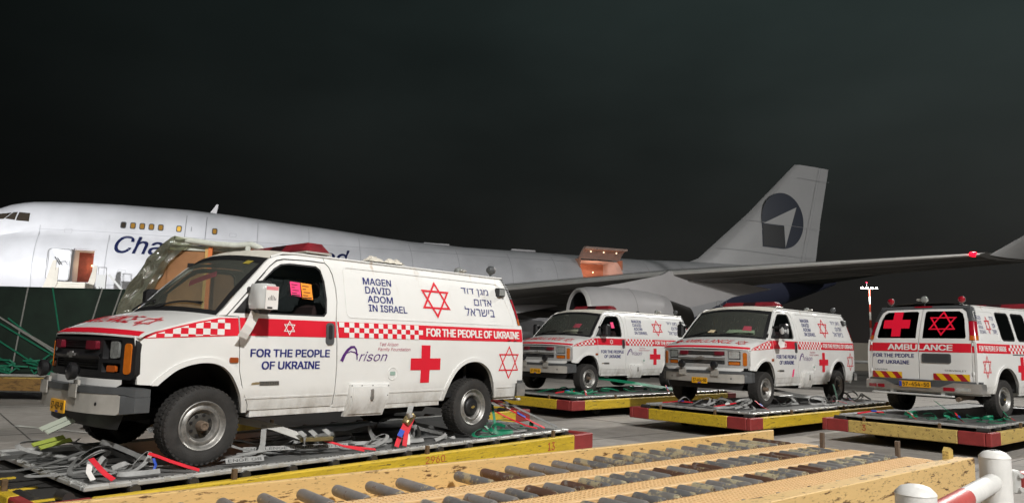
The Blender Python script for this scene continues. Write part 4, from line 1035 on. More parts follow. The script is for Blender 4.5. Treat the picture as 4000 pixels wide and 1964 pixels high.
# van 1: model badge on the door, tags, wrapped mirror, paper
v1 = vans[0]
lettering('model_badge', '2500', (.47, .672, .65, .700), ML, GREYP, v1, .02, off=.006)
lettering('model_badge', '2500', (.47, .672, .65, .700), ML, GREYP, vans[1], .02, off=.006); lettering('model_badge', '2500', (.47, .672, .65, .700), ML, GREYP, vans[2], .02, off=.006)
for vv in vans[:3]:
    surf('badge_bar', [(.46, .666), (.66, .666), (.655, .705), (.455, .705)], ML, mat('badge_grey', (.16, .15, .13), .4, .5), vv, step=.2, off=.004)
    cells('badge_bowtie', [[(.375, .676), (.41, .676), (.455, .680), (.46, .698), (.42, .700), (.38, .692)]], ML, mat('badge_gold', (.42, .34, .20), .4, .6), vv, .004)
def ptag(van, nm, poly, fm, mt, off=.02, lines=True):
    o = surf(nm, poly, fm, mt, van, step=.3, off=off)
    if lines:
        us = [p[0] for p in poly]; vs = [p[1] for p in poly]; u0, u1, w0, w1 = min(us), max(us), min(vs), max(vs)
        P = []
        for k, (a, b) in enumerate(((.12, .7), (.12, .45), (.2, .8), (.12, .6))):
            zz = w1-(w1-w0)*(.22+.19*k); P.append([(lerp(u0, u1, a), zz), (lerp(u0, u1, b), zz), (lerp(u0, u1, b), zz+(w1-w0)*.05), (lerp(u0, u1, a), zz+(w1-w0)*.05)])
        P.append([(lerp(u0, u1, .1), lerp(w0, w1, .06)), (lerp(u0, u1, .9), lerp(w0, w1, .06)), (lerp(u0, u1, .9), lerp(w0, w1, .13)), (lerp(u0, u1, .1), lerp(w0, w1, .13))])
        cells('tag_print', P, fm, DARKIN, o, off+.002)
    return o
ptag(v1, 'window_tag', [(.765, 1.515), (.875, 1.505), (.872, 1.645), (.76, 1.65)], ML, PINK, .006)
ptag(v1, 'window_tag', [(.888, 1.493), (1.005, 1.485), (1.0, 1.638), (.878, 1.645)], ML, ORNG, .008)
ptag(v1, 'window_tag', [(.16, .50), (.26, .40), (.55, .60), (.46, .70)], MWS, PINK, -.006, False)
ptag(v1, 'inspection_sticker', [(.74, .86), (.84, .86), (.86, .93), (.76, .93)], MWS, mat('sticker_olive', (.30, .24, .04), .5), .006, False)
ptag(vans[1], 'window_tag', [(.38, .30), (.60, .32), (.62, .50), (.40, .49)], MWS, PINK, -.006, False)
ptag(vans[1], 'window_tag', [(.80, 1.53), (.92, 1.53), (.90, 1.68), (.79, 1.67)], ML, PINK, .006, False)
ptag(vans[1], 'dash_paper', [(.1, .10), (.62, .09), (.60, .26), (.2, .20)], MWS, PAPER, -.01, False)
ptag(vans[2], 'window_tag', [(.50, .24), (.70, .24), (.68, .40), (.51, .39)], MWS, PINK, -.006, False)
ptag(vans[2], 'dash_paper', [(.12, .13), (.78, .12), (.76, .27), (.2, .24)], MWS, mat('paper_green', (.50, .62, .52), .7), -.01, False)
ptag(vans[2], 'wiper_note', [(-.30, .10), (-.12, .08), (-.10, .17), (-.24, .18)], MWS, mat('note_cream', (.75, .62, .38), .7), .03, False)
ptag(vans[2], 'door_tag', [(1.0, .54), (1.07, .56), (1.11, .72), (1.04, .71)], ML, PINK, .006, False)
# plastic bag over the mirror of van 1 with its paper label
BAG = film('clear_bag', (.85, .86, .84), .20, .10, .9, .55, .8)
mi = [c for c in kids(v1, 'door_mirror') if c.location.y < 0][0]
m = MB(); V = []; F = []; n = 20
prof = [(.03, .80), (.04, .98), (.08, 1.04), (.14, 1.06), (.20, 1.05), (.24, 1.02), (.262, .90)]
for z, s in prof:
    for k in range(n):
        a = 2*pi*k/n; rx = .092*s*(1+.06*sin(5*a+z*20)); ry = .105*s*(1+.06*sin(4*a+1+z*30))
        c_, s_ = cos(a), sin(a); V.append((rx*math.copysign(abs(c_)**.6, c_), -.18+ry*math.copysign(abs(s_)**.6, s_), z))
for i in range(len(prof)-1):
    for k in range(n): F.append((i*n+k, i*n+(k+1) % n, (i+1)*n+(k+1) % n, (i+1)*n+k))
m.add(V, F); m.build('plastic_bag', BAG, mi, True)
fl_ = lambda u, v, o: (u, -.302-o, v)
bp_ = surf('bag_label', [(-.04, .035), (.085, .035), (.085, .24), (-.04, .24)], fl_, PAPER, mi, step=.2)
cells('label_border', [[(-.036, .205), (.081, .205), (.081, .237), (-.036, .237)]], fl_, mat('label_pink', (.70, .22, .25), .6), bp_, .001)
cells('label_stripes', [[(-.015+k*.014, .115), (-.009+k*.014, .115), (-.009+k*.014, .165-abs(k-2.5)*.012), (-.015+k*.014, .165-abs(k-2.5)*.012)] for k in range(6)] + [[(-.02, .04), (.03, .04), (.03, .055), (-.02, .055)]], fl_, BLK, bp_, .0015)
for vv, sz in ((v1, 1.0), (vans[2], 1.0)):
    if vv is v1:
        m = MB(); m.ribbon([(.30, -1.13, 1.33), (.28, -1.125, 1.27), (.245, -1.13, 1.20), (.215, -1.12, 1.14), (.20, -1.105, 1.10)], .10, (.15, -1, 0), .002)
    else:
        m = MB(); m.add([(.20, -1.14, 1.32), (.40, -1.15, 1.30), (.36, -1.17, 1.15), (.24, -1.14, 1.13), (.18, -1.13, 1.22)], [(0, 1, 2, 3, 4)])
    m.build('hanging_paper', PAPER, vv)
m = MB(); m.lathe([(.0001, .02), (.05, .03), (.085, .10), (.09, .16), (.07, .25), (.0001, .28)], 14, Matrix.Translation((0, -.18, 0))); m.build('plastic_bag', BAG, [c for c in kids(vans[2], 'door_mirror') if c.location.y < 0][0], True)
# dropped cloth glove on the roof of van 1
gv = tag(empty('work_glove', (0, 0, 0), 0), 'crumpled pale cloth gloves lying on the roof of the nearest ambulance', 'gloves')
MV1 = Matrix.Translation(v1.location) @ Matrix.Rotation(POSE[0][2], 4, 'Z')
from mathutils import noise as _nz
m = MB(); V = []; F = []
NI, NK = 44, 18
for i in range(NI):
    for k in range(NK):
        u = i/(NI-1); w = k/(NK-1); a_ = _nz.noise(Vector((u*5.2, w*2.4, 3.1))); b_ = _nz.noise(Vector((u*13, w*6, 7.7)))
        e_ = min(1, 5*u, 5*(1-u), 4*w, 4*(1-w))
        V.append(MV1 @ Vector((1.80+u*.54+.03*a_, -.76+w*.17+.03*b_, 1.968+e_*(.018+.075*abs(a_)+.03*abs(b_)+.02*sin(u*9)))))
for i in range(NI-1):
    for k in range(NK-1): F.append((i*NK+k, (i+1)*NK+k, (i+1)*NK+k+1, i*NK+k+1))
m.add(V, F); m.build('cloth', mat('glove_cloth', (.62, .58, .50), .9, var=.2, scale=14), gv, True)
# ------------------------------------------------------------------ the freighter aircraft (local: x aft from the nose, -y its left wing, z up)
FUS = bpy.data.materials.new('aircraft_paint'); FUS.use_nodes = True
def _fus():
    t = FUS.node_tree; b = t.nodes['Principled BSDF']; b.inputs['Roughness'].default_value = .38
    tcn = t.nodes.new('ShaderNodeTexCoord'); sp = t.nodes.new('ShaderNodeSeparateXYZ'); t.links.new(tcn.outputs['Object'], sp.inputs[0])
    def math_(op, a, c):
        m = t.nodes.new('ShaderNodeMath'); m.operation = op
        for i, q in enumerate((a, c)):
            if isinstance(q, (int, float)): m.inputs[i].default_value = q
            else: t.links.new(q, m.inputs[i])
        return m.outputs[0]
    lim = math_('ADD', math_('MULTIPLY', math_('SUBTRACT', sp.outputs['X'], 53.6), .49), 4.8)      # blue belly sweeping up to the tail
    fac = math_('GREATER_THAN', lim, sp.outputs['Z'])
    fac = math_('MULTIPLY', fac, math_('GREATER_THAN', sp.outputs['X'], 45.0))
    n = t.nodes.new('ShaderNodeTexNoise'); n.inputs['Scale'].default_value = .6; n.inputs['Detail'].default_value = 5; t.links.new(tcn.outputs['Object'], n.inputs['Vector'])
    r = t.nodes.new('ShaderNodeMapRange'); r.inputs[1].default_value = .3; r.inputs[2].default_value = .7; r.inputs[3].default_value = .86; r.inputs[4].default_value = 1.04; t.links.new(n.outputs['Fac'], r.inputs[0])
    sc = t.nodes.new('ShaderNodeVectorMath'); sc.operation = 'SCALE'; sc.inputs[0].default_value = (.70, .70, .72); t.links.new(r.outputs[0], sc.inputs['Scale'])
    mx = t.nodes.new('ShaderNodeMix'); mx.data_type = 'RGBA'; t.links.new(fac, mx.inputs[0]); t.links.new(sc.outputs[0], mx.inputs[6]); mx.inputs[7].default_value = (.055, .062, .105, 1)
    t.links.new(mx.outputs[2], b.inputs['Base Color'])
_fus()
NAVY = mat('livery_navy', (.012, .018, .075), .4)
TAILN = mat('tail_logo_navy', (.008, .018, .045), .4); TAILK = mat('tail_logo_black', (.005, .007, .010), .4)
WINGM = mat('wing_grey', (.135, .128, .118), .5, var=.2, scale=.5)
LEM = mat('leading_edge_metal_lit', (.78, .77, .74), .35, .15, var=.1, scale=2)  # bare metal edge, with the light along it put into the bright tone
NAC = mat('nacelle_white', (.60, .585, .59), .4, var=.06, scale=1.5)
AIR = tag(empty('cargo_aircraft', (-34.73, 43.23, 0), .3584), 'white four engined cargo jet with humped nose parked behind the vans', 'aircraft')
ZT = [(0, 5.0), (.3, 6.0), (1, 7.0), (2, 8.0), (3, 8.85), (3.7, 9.28), (4.3, 9.5), (5.4, 9.7), (7.5, 9.82), (9.8, 9.9), (14, 9.9), (17, 9.75), (20, 9.52), (22.4, 9.38), (25, 9.16), (27, 8.98), (29, 8.84), (33, 8.74), (48, 8.7), (53.5, 8.85), (60, 8.9), (66, 8.75), (69, 8.5)]
def tube_c(x):
    if x < 11:
        r = 3.3*max(.02, 1-((11-x)/11)**2.3)**.5; return 5.35-.35*((11-x)/11)**2, r
    if x < 48: return 5.38, 3.32
    s = (x-48)/21; top = interp(x, ZT); bot = 2.06+(7.6-2.06)*s**1.35
    return (top+bot)/2, max(.2, (top-bot)/2)
def lobe(x):
    zt = interp(x, ZT); r = 2.55*min(1, max(.05, (x/9))**.55); return zt-r, r
def fw(x, z):
    zc, r = tube_c(x); a = r*r-(z-zc)**2; w = sqrt(a) if a > 0 else 0
    if x < 33:
        c2, r2 = lobe(x); a = r2*r2-(z-c2)**2
        if a > 0: w = max(w, sqrt(a))
    return w
xs = [0, .1, .3, .6, 1, 1.5, 2, 2.5, 3, 3.5, 4, 4.6, 5.2, 6, 7, 8, 9, 10, 11, 12.5] + [14+1.0*k for k in range(55)] + [69]
V = []; F = []; N = 72
for x in xs:
    zc, r = tube_c(x); zt = interp(x, ZT); zb = zc-r; hmax = zt
    mid = (zt+zb)/2
    for k in range(N):
        a = 2*pi*k/N; dy, dz = sin(a), cos(a); best = 0
        for (c, rr) in ((zc, r),) + ((lobe(x),) if x < 33 else ()):
            b = (mid-c)*dz; disc = b*b-((mid-c)**2-rr*rr)
            if disc > 0: best = max(best, -b+sqrt(disc))
        V.append((x, dy*best, mid+dz*best))
for i in range(len(xs)-1):
    for k in range(N): F.append((i*N+k, i*N+(k+1) % N, (i+1)*N+(k+1) % N, (i+1)*N+k))
F.append(tuple(range(N))[::-1]); F.append(tuple(range((len(xs)-1)*N, len(xs)*N)))
fus = mobj('fuselage', V, F, FUS, AIR, True)
def MA(u, v, o): return (u, -(fw(u, v)+o), v)
# door openings cut for real
def cut(o, boxes):
    m = MB()
    for b in boxes: m.box(*b)
    c = m.build('cutter', None)
    c.parent = AIR
    md = o.modifiers.new('b', 'BOOLEAN'); md.operation = 'DIFFERENCE'; md.object = c; md.solver = 'EXACT'
    bpy.context.view_layer.update()
    me = bpy.data.meshes.new_from_object(o.evaluated_get(bpy.context.evaluated_depsgraph_get()))
    o.modifiers.clear(); o.data = me; bpy.data.objects.remove(c)
    me.polygons.foreach_set('use_smooth', [True]*len(me.polygons))
    try: me.set_sharp_from_angle(angle=radians(30))
    except Exception: pass
cut(fus, [(8.1, 9.15, -4.2, -1.2, 4.6, 6.52), (41.75, 45.3, -4.4, .6, 4.9, 8.15)])
# interiors behind the openings
m = MB(); m.add([(8.05, -3.05, 4.5), (9.2, -3.05, 4.5), (9.2, -3.05, 6.6), (8.05, -3.05, 6.6), (8.05, -1.6, 4.5), (9.2, -1.6, 4.5), (9.2, -1.6, 6.6), (8.05, -1.6, 6.6)], [(4, 5, 6, 7), (0, 4, 7, 3), (1, 2, 6, 5), (3, 7, 6, 2)])
m.build('entry_lobby', mat('lobby_red', (.30, .07, .05), .7, var=.4, scale=3), AIR)
m = MB(); m.box(41.7, 45.35, .5, .6, 4.8, 8.2); m.box(41.66, 41.74, -2.6, .5, 4.8, 8.2); m.box(45.31, 45.4, -2.6, .5, 4.8, 8.2); m.build('cargo_hold_lining', mat('hold_lining', (.60, .30, .20), .7, var=.15, scale=1), AIR)
for loc, e, col, nm in (((8.9, -2.0, 5.7), 12, (1.0, .72, .35), 'lobby_lamp'), ((43.5, -1.2, 7.2), 60, (1.0, .45, .26), 'hold_lamp')):
    l = bpy.data.lights.new(nm, 'POINT'); l.energy = e; l.color = col; l.shadow_soft_size = .15
    o = bpy.data.objects.new(nm, l); o.location = loc; link(o, AIR)
    m = MB(); m.lathe([(.0001, -.06), (.06, 0), (.0001, .06)], 10, Matrix.Translation(Vector(loc)+Vector((0, 0, .12 if nm == 'hold_lamp' else -.0)))); m.build('lamp_bulb', mat(nm+'_glow', (1, .8, .5), .5, emit=col, estr=3), AIR)
# opened doors
m = MB(); m.prism(rrect(6.75, 4.62, 8.02, 6.55, .2), .22, .34, MA); ed = m.build('entry_door', FUS, AIR)
surf('door_outline', rrect(6.78, 4.65, 7.99, 6.52, .19), MA, GREYP, ed, holes=[rrect(6.80, 4.67, 7.97, 6.50, .18)], step=.5, off=.345)
m = MB(); m.tube([MA(7.2, 6.0, .40), MA(7.5, 5.55, .40)], .035, 6); m.tube([MA(7.45, 5.7, .40), MA(7.75, 5.8, .40), MA(7.9, 5.55, .4)], .018, 6); m.build('door_lever', GREYP, ed)
P = MB(); V = []; F = []; nn = 10
for i, x in enumerate((41.75, 45.3)):
    for k in range(nn+1):
        t = k/nn; a = -.30+1.15*t
        V.append((x, -2.25-1.25*t, 8.20+.66*sin(pi*.60*t)))
for k in range(nn): F.append((k, k+1, nn+1+k+1, nn+1+k))
P.add(V, F); n0 = len(P.V); P.add([(a, b-.02, c+.16) for a, b, c in V], [f[::-1] for f in F])
P.F += [(0, nn+1, nn+1+n0, n0), (nn, n0+nn, n0+2*nn+1, 2*nn+1)] + [(k, n0+k, n0+k+1, k+1) for k in range(nn)] + [(nn+1+k, nn+2+k, n0+nn+2+k, n0+nn+1+k) for k in range(nn)]
cd = P.build('cargo_door', mat('door_lining', (.52, .36, .30), .6, var=.15, scale=1.5), AIR)
for x in (42.3, 43.4, 44.5):
    m = MB(); m.lathe([(.0001, -.07), (.07, 0), (.0001, .07)], 8, Matrix.Translation((x, -3.2, 8.66))); m.build('door_lamp', mat('door_lamp_glow', (1, .8, .6), .5, emit=(1, .7, .45), estr=2.5), cd)
# cabin windows, cockpit windows, seams, aerials, title
GLOWW = mat('cabin_window_lit', (.10, .06, .02), .2, emit=(.9, .45, .06), estr=.28); DARKW = mat('cabin_window_dark', (.05, .04, .03), .2)
for k, (u, mt) in enumerate(((10.45, DARKW), (10.98, GLOWW), (11.5, GLOWW), (12.02, GLOWW), (12.55, GLOWW), (13.6, mat('cabin_window_bright', (.3, .2, .05), .2, emit=(1, .55, .08), estr=.6)), (15.7, GLOWW))):
    w = surf('cabin_window', rrect(u-.16, 8.08, u+.16, 8.52, .1), MA, GREYP, AIR, step=.3, off=.012)
    surf('window_pane', rrect(u-.11, 8.14, u+.11, 8.46, .08), MA, mt, w, step=.3, off=.02)
for P in ([(4.62, 8.22), (5.32, 8.18), (5.30, 8.72), (4.70, 8.76)], [(4.02, 8.30), (4.55, 8.24), (4.62, 8.76), (4.40, 8.74)], [(3.2, 8.2), (3.95, 8.28), (4.3, 8.7), (3.6, 8.6)]):
    w = surf('cockpit_window', P, MA, DARKW, AIR, step=.2, off=.02)
for u in (13.95, 15.15): surf('panel_seam', [(u, 7.6), (u+.03, 7.6), (u+.03, 9.3), (u, 9.3)], MA, mat('seam_grey', (.25, .25, .27), .5), AIR, step=.3, off=.02)
for k, (u, z0, z1) in enumerate(((5.95, 3.4, 8.0), (9.75, 3.2, 7.6), (18.3, 3.2, 9.2), (21.6, 3.4, 9.1), (25.0, 4.2, 8.9), (28.6, 4.5, 8.5), (32.0, 4.8, 8.45), (36.0, 4.8, 8.45), (39.6, 4.6, 8.45), (47.8, 4.0, 8.3), (51.2, 4.0, 8.4), (55.0, 4.8, 8.4))):
    surf('panel_seam', [(u, z0), (u+.035, z0), (u+.035, z1), (u, z1)], MA, mat('seam_light', (.46, .46, .48), .5), AIR, step=.35, off=.02)
for u0, u1, z in ((5.9, 21.6, 7.75), (9.8, 40.0, 4.5), (21.6, 41.6, 7.9), (45.5, 56.0, 7.4)):
    surf('panel_seam', [(u0, z), (u1, z), (u1, z+.03), (u0, z+.03)], MA, mat('seam_light', (.46, .46, .48), .5), AIR, step=.5, off=.02)
for u, z in ((10.5, 5.2), (12.2, 5.9), (17.1, 5.6), (19.5, 6.0), (23.3, 5.4), (26.4, 6.6), (30.3, 6.4), (34.2, 7.0), (38.0, 6.9), (48.6, 6.6), (50.1, 7.1), (7.3, 7.6), (16.6, 8.0)):
    surf('service_panel', rrect(u, z, u+.42, z+.26, .05), MA, mat('seam_light', (.46, .46, .48), .5), AIR, holes=[rrect(u+.02, z+.02, u+.40, z+.24, .04)], step=.5, off=.02)
surf('panel_mark', [(14.3, 8.2), (14.33, 8.2), (14.33, 8.5), (14.3, 8.5)], MA, mat('seam_grey', (.25, .25, .27), .5), AIR, step=.4, off=.02)
m = MB(); m.prism([(15.2, 9.75), (15.65, 9.75), (15.75, 10.45), (15.62, 10.45)], -.04, .04, lambda u, v, d_: (u, d_, v)); m.build('blade_aerial', NAC, AIR)
for x0, x1 in ((30.0, 32.0), (37.0, 39.0)):
    m = MB(); m.box(x0, x1, -.25, .1, 8.72, 8.86, bev=.05); m.build('roof_fairing', NAC, AIR)
lettering('title', 'Challenge Accepted', (10.15, 6.16, 24.3, 7.62), MA, NAVY, AIR, .01, .25, off=.03)
lettering('belly_title', 'CE', (53.9, 5.0, 54.7, 5.45), MA, mat('title_white', (.5, .5, .5), .5), AIR, .01, off=.03)
# fin and tailplane
def airfoil_surface(name, secs, m, parent):
    """secs: list of (le point, te point, thickness vector)"""
    pr = [(0, 0), (.02, .34), (.12, .82), (.3, 1.0), (.6, .65), (1, .06)]
    V = []; F = []; n = 2*len(pr)-1
    for le, te, th in secs:
        le, te, th = Vector(le), Vector(te), Vector(th)
        ring = [le.lerp(te, a)+th*b for a, b in pr] + [le.lerp(te, a)-th*b for a, b in reversed(pr[1:])]
        V += ring
    for i in range(len(secs)-1):
        for k in range(n): F.append((i*n+k, i*n+(k+1) % n, (i+1)*n+(k+1) % n, (i+1)*n+k))
    F.append(tuple(range(n))[::-1]); F.append(tuple(range((len(secs)-1)*n, len(secs)*n)))
    return mobj(name, V, F, m, parent, True)
FINM = mat('fin_white', (.62, .62, .62), .45, var=.06, scale=.4)
fin = airfoil_surface('tail_fin', [((52.6, 0, 8.6), (67.0, 0, 8.6), (0, .35, 0)), ((54.2, 0, 9.2), (66.9, 0, 9.2), (0, .42, 0)), ((59.5, 0, 13.6), (67.7, 0, 13.6), (0, .32, 0)), ((64.85, 0, 18.6), (68.85, 0, 18.55), (0, .18, 0))], FINM, AIR)
def MFIN(u, v, o): return (u, -(.33+o), v)
circ = [(63.05+2.35*cos(a*pi/24), 13.15+2.55*sin(a*pi/24)) for a in range(-20, 25)]
logo = [p for p in circ if not (p[0] < 63.1 and p[1] < 13.2)] + [(60.7, 13.15), (60.75, 10.65)] + [(63.1, 10.6)]
arrow = [(60.85, 12.75), (64.6, 14.5), (63.25, 10.72), (63.15, 12.7)]
sq = [(60.78, 12.66), (63.1, 12.62), (63.2, 10.68), (60.85, 10.72)]
surf('tail_logo', logo, MFIN, TAILN, fin, step=.8, off=.02); surf('logo_square', sq, MFIN, TAILK, fin, step=.8, off=.04); surf('logo_arrow', arrow, MFIN, FINM, fin, step=.8, off=.06)
for P_ in ([(65.2, 9.3), (65.24, 9.3), (67.7, 18.5), (67.66, 18.5)], [(58.9, 12.9), (67.3, 12.6), (67.3, 12.63), (58.9, 12.93)], [(64.9, 17.3), (68.6, 17.2), (68.6, 17.23), (64.9, 17.33)], [(56.0, 10.2), (66.6, 9.9), (66.6, 9.93), (56.0, 10.23)]):
    surf('rudder_line', P_, lambda u, v, o: (u, -(.46-.018*(v-9)+o), v), mat('seam_light', (.46, .46, .48), .5), fin, step=1.0, off=.0)
for s in (-1, 1): airfoil_surface('tailplane', [((60.2, s*.8, 7.7), (67.2, s*.8, 7.6), (0, 0, .35)), ((66.6, s*11, 8.5), (69.2, s*11, 8.5), (0, 0, .12))], WINGM, AIR)
# wings
def xle(y): return 21.9+(y-3.2)*.872+max(0, y-20)*.125
ZW = [(3.0, 3.75), (12, 4.45), (21, 5.25), (31.0, 5.85)]
for s in (-1, 1):
    secs = []; les = []
    for y in (1.5, 3.2, 6, 9, 12, 16, 21, 26, 30.6):
        xl = xle(y); ch = interp(y, [(1.5, 16.5), (3.2, 15.8), (12, 9.6), (30.6, 3.6)]); z = interp(y, ZW)
        th = interp(y, [(1.5, .95), (12, .52), (30.6, .15)]); secs.append(((xl, s*y, z), (xl+ch, s*y, z-.02*ch), (0, 0, th))); les.append((xl, s*y, z))
    w = airfoil_surface('wing', secs, WINGM, AIR)
    m = MB(); V = []; F = []
    for (le, te, th) in secs[1:]:
        le, te, th = Vector(le), Vector(te), Vector(th); cdir = (te-le)
        V += [le.lerp(te, .05)+th*.53+Vector((0, 0, .01)), le.lerp(te, .018)+th*.335, le-cdir.normalized()*.03+th*.05, le.lerp(te, .006)-th*.13, le.lerp(te, .010)-th*.20]
    for i in range(len(secs)-2):
        for k in range(4): F.append((i*5+k, i*5+k+1, i*5+5+k+1, i*5+5+k))
    m.add(V, F); m.build('leading_edge', LEM, w, True)
    for fr_, th_ in ((.14, -.93), (.34, -1.0), (.68, -.60), (.14, .93)):
        m = MB(); m.ribbon([Vector(le).lerp(Vector(te), fr_)+Vector(th)*th_+Vector((0, 0, .012 if th_ > 0 else -.012)) for le, te, th in secs[1:]], .05, (0, 0, 1), .01); m.build('panel_line', mat('wing_seam', (.12, .115, .11), .6), w)
    for q in range(1, len(secs)-1):
        le, te, th = (Vector(v_) for v_ in secs[q]); m = MB(); m.ribbon([le.lerp(te, f_)-th*h_-Vector((0, 0, .014)) for f_, h_ in ((.03, .55), (.12, .9), (.3, 1.0), (.6, .65), (.92, .14))], .05, (0, 0, 1), .01); m.build('panel_line', mat('wing_seam', (.12, .115, .11), .6), w)
    airfoil_surface('winglet', [((47.75, s*30.62, 5.86), (50.8, s*30.62, 5.80), (0, .10, .07)), ((49.6, s*31.3, 7.0), (51.3, s*31.3, 7.0), (0, .06, .02)), ((50.7, s*31.6, 7.7), (51.7, s*31.6, 7.7), (0, .04, .02))], FINM, w)
    m = MB(); m.lathe([(.0001, -.24), (.10, -.1), (.12, .1), (.0001, .28)], 12, Matrix.Translation((46.98, s*30.4, 5.86)) @ Matrix.Rotation(pi/2, 4, 'Y'))
    m.build('navigation_light', mat('nav_red' if s < 0 else 'nav_green', (.8, .02, .1) if s < 0 else (.02, .6, .2), .3, emit=(1, .003, .012) if s < 0 else (.05, 1, .3), estr=4 if s < 0 else 2), w, True)
    for y in (9.0, 15.5):      # flap track fairings
        xl = xle(y); ch = interp(y, [(3.2, 15.8), (12, 9.6), (30.6, 3.6)]); z = interp(y, ZW)-.02*ch
        m = MB(); m.tube([(xl+ch*.5, s*y, z-.15), (xl+ch*.7, s*y, z-.45), (xl+ch*.95, s*y, z-.45), (xl+ch*1.12, s*y, z-.2)], [.05, .28, .24, .04], 10); m.build('flap_fairing', WINGM, w, True)
    for y, xi, zc in ((21.0, 32.6, 3.02), (11.7, 23.6, 2.35)):
        e_ = empty('engine', (xi, s*y, zc), 0, AIR); Mx = Matrix.Rotation(pi/2, 4, 'Y')
        m = MB(); m.lathe([(1.08, .10), (1.14, .02), (1.21, .0), (1.27, .06), (1.36, .5), (1.40, 1.3), (1.38, 2.6), (1.28, 3.7), (1.13, 4.7), (1.08, 4.72)], 48, Mx); m.build('nacelle', NAC, e_, True)
        for xr_, rr_ in ((2.55, 1.386),):
            m = MB(); m.lathe([(rr_+.004, xr_), (rr_+.004, xr_+.025)], 48, Mx); m.build('cowl_seam', mat('cowl_seam_grey', (.36, .355, .35), .6), e_, True)
        m = MB(); m.lathe([(1.145, .015), (1.205, -.012), (1.275, .05), (1.30, .16)], 48, Mx); m.build('inlet_lip', LEM, e_, True)
        m = MB(); m.lathe([(1.10, .08), (1.05, .6), (1.06, 1.1), (.25, 1.15), (.0001, .75)], 36, Mx); m.build('fan_face', mat('fan_dark', (.03, .03, .032), .5, .4), e_, True)
        m = MB(); m.lathe([(1.0, 4.5), (.88, 5.2), (.62, 6.2), (.5, 6.3)], 32, Mx); m.build('exhaust', mat('exhaust_dark', (.06, .055, .05), .45, .6), e_, True)
        zl = interp(y, ZW)-zc; xl = xle(y)-xi
        m = MB(); m.prism([(1.0, 1.36), (2.4, 1.62), (xl-.35, zl-.10), (xl+.05, zl+.12), (xl+2.6, zl-.05), (xl+6.4, zl-.5), (xl+4.0, zl-1.0), (xl+1.2, .55), (4.6, .9), (3.6, 1.2)], -.24, .24, lambda u, v, d_: (u, d_, v)); m.build('pylon', NAC, e_)
# belly fairing and landing gear
m = MB(); V = []; F = []
for i, x in enumerate((19, 22, 28, 36, 42, 46)):
    h = (0.05, .5, .62, .62, .5, .05)[i]
    for k in range(13):
        a = pi*(k/12)-pi/2; V.append((x, 3.42*sin(a)*(1 if h > .1 else .9), 3.3-(1.3+h)*cos(a)))
for i in range(5):
    for k in range(12): F.append((i*13+k, i*13+k+1, (i+1)*13+k+1, (i+1)*13+k))
m.add(V, F); m.build('belly_fairing', FUS, AIR, True)
for x, y, n in ((7.9, 0, 1), (33.2, 1.9, 2), (33.2, -1.9, 2), (30.2, 5.5, 2), (30.2, -5.5, 2)):
    gg = empty('landing_gear', (x, y, 0), 0, AIR)
    m = MB(); m.tube([(0, 0, .6), (0, 0, 3.0)], .18, 10); m.build('strut', LEM, gg, True)
    for dx in ((0,) if n == 1 else (-.75, .75)):
        for dy in (-.5, .5):
            m = MB(); m.lathe([(.2, -.2), (.55, -.2), (.62, -.12), (.62, .12), (.55, .2), (.2, .2)], 24, Matrix.Translation((dx, dy, .62)) @ Matrix.Rotation(pi/2, 4, 'X')); m.build('gear_wheel', RUB, gg, True)

# ------------------------------------------------------------------ boarding stairs at the forward door (aircraft frame)
ST = tag(empty('boarding_stairs', (-34.73, 43.23, 0), .3584), 'cream mobile boarding stairs standing at the open front aircraft door', 'stairs')
CRM = mat('stairs_cream', (.58, .54, .46), .5, var=.12, scale=2)
def spr(nm, poly, y0, y1, mt=CRM):
    m = MB(); m.prism(poly, y0, y1, lambda u, v, d_: (u, d_, v)); return m.build(nm, mt, ST)
spr('side_panel', [(7.0, 3.9), (7.15, 4.35), (7.45, 5.65), (7.62, 5.68), (7.62, 4.9), (7.5, 3.9)], -5.1, -5.0)
spr('side_panel', [(7.5, 3.9), (7.62, 4.3), (7.82, 5.2), (7.92, 5.2), (7.92, 4.3), (7.75, 3.9)], -5.9, -5.8)
spr('side_panel', [(9.1, 3.9), (9.25, 4.3), (9.52, 5.45), (9.68, 5.48), (9.66, 4.6), (9.45, 3.9)], -5.1, -5.0)
spr('platform', [(7.6, 4.0), (9.3, 4.0), (9.3, 4.42), (7.6, 4.42)], -5.8, -3.6)
for k in range(3): spr('platform_edge', [(7.62, 4.06+k*.13), (9.28, 4.06+k*.13), (9.28, 4.15+k*.13), (7.62, 4.15+k*.13)], -5.88, -5.802, mat('stairs_edge', (.68, .64, .54), .5))
cb = spr('control_box', [(9.75, 4.0), (10.2, 4.0), (10.2, 4.95), (9.75, 4.95)], -5.3, -5.0, mat('box_light', (.55, .55, .53), .5))
lettering('box_number', '74', (9.85, 4.08, 10.1, 4.24), lambda u, v, o: (u, -5.302-o, v), BLK, ST, .02, off=.003)
m = MB(); m.tube([(9.77, -5.15, 4.95), (9.77, -5.15, 5.38), (10.18, -5.15, 5.38), (10.18, -5.15, 4.95)], .03, 6); m.build('rail_frame', mat('rail_steel', (.4, .4, .4), .4, .5), ST)
m = MB(); m.box(-.05, 1.7, -.06, .06, -.06, .06, Matrix.Translation((10.35, -5.1, 4.95)) @ Matrix.Rotation(.85, 4, 'Y')); m.build('conveyor_rail', mat('box_light', (.55, .55, .53), .5), ST)
for k in range(12):
    m = MB(); m.box(7.7, 9.2, -5.9-.3*(k+1), -5.9-.3*k-.01, 3.9-.31*k-.06, 3.9-.31*k); m.build('step', GREYP, ST)
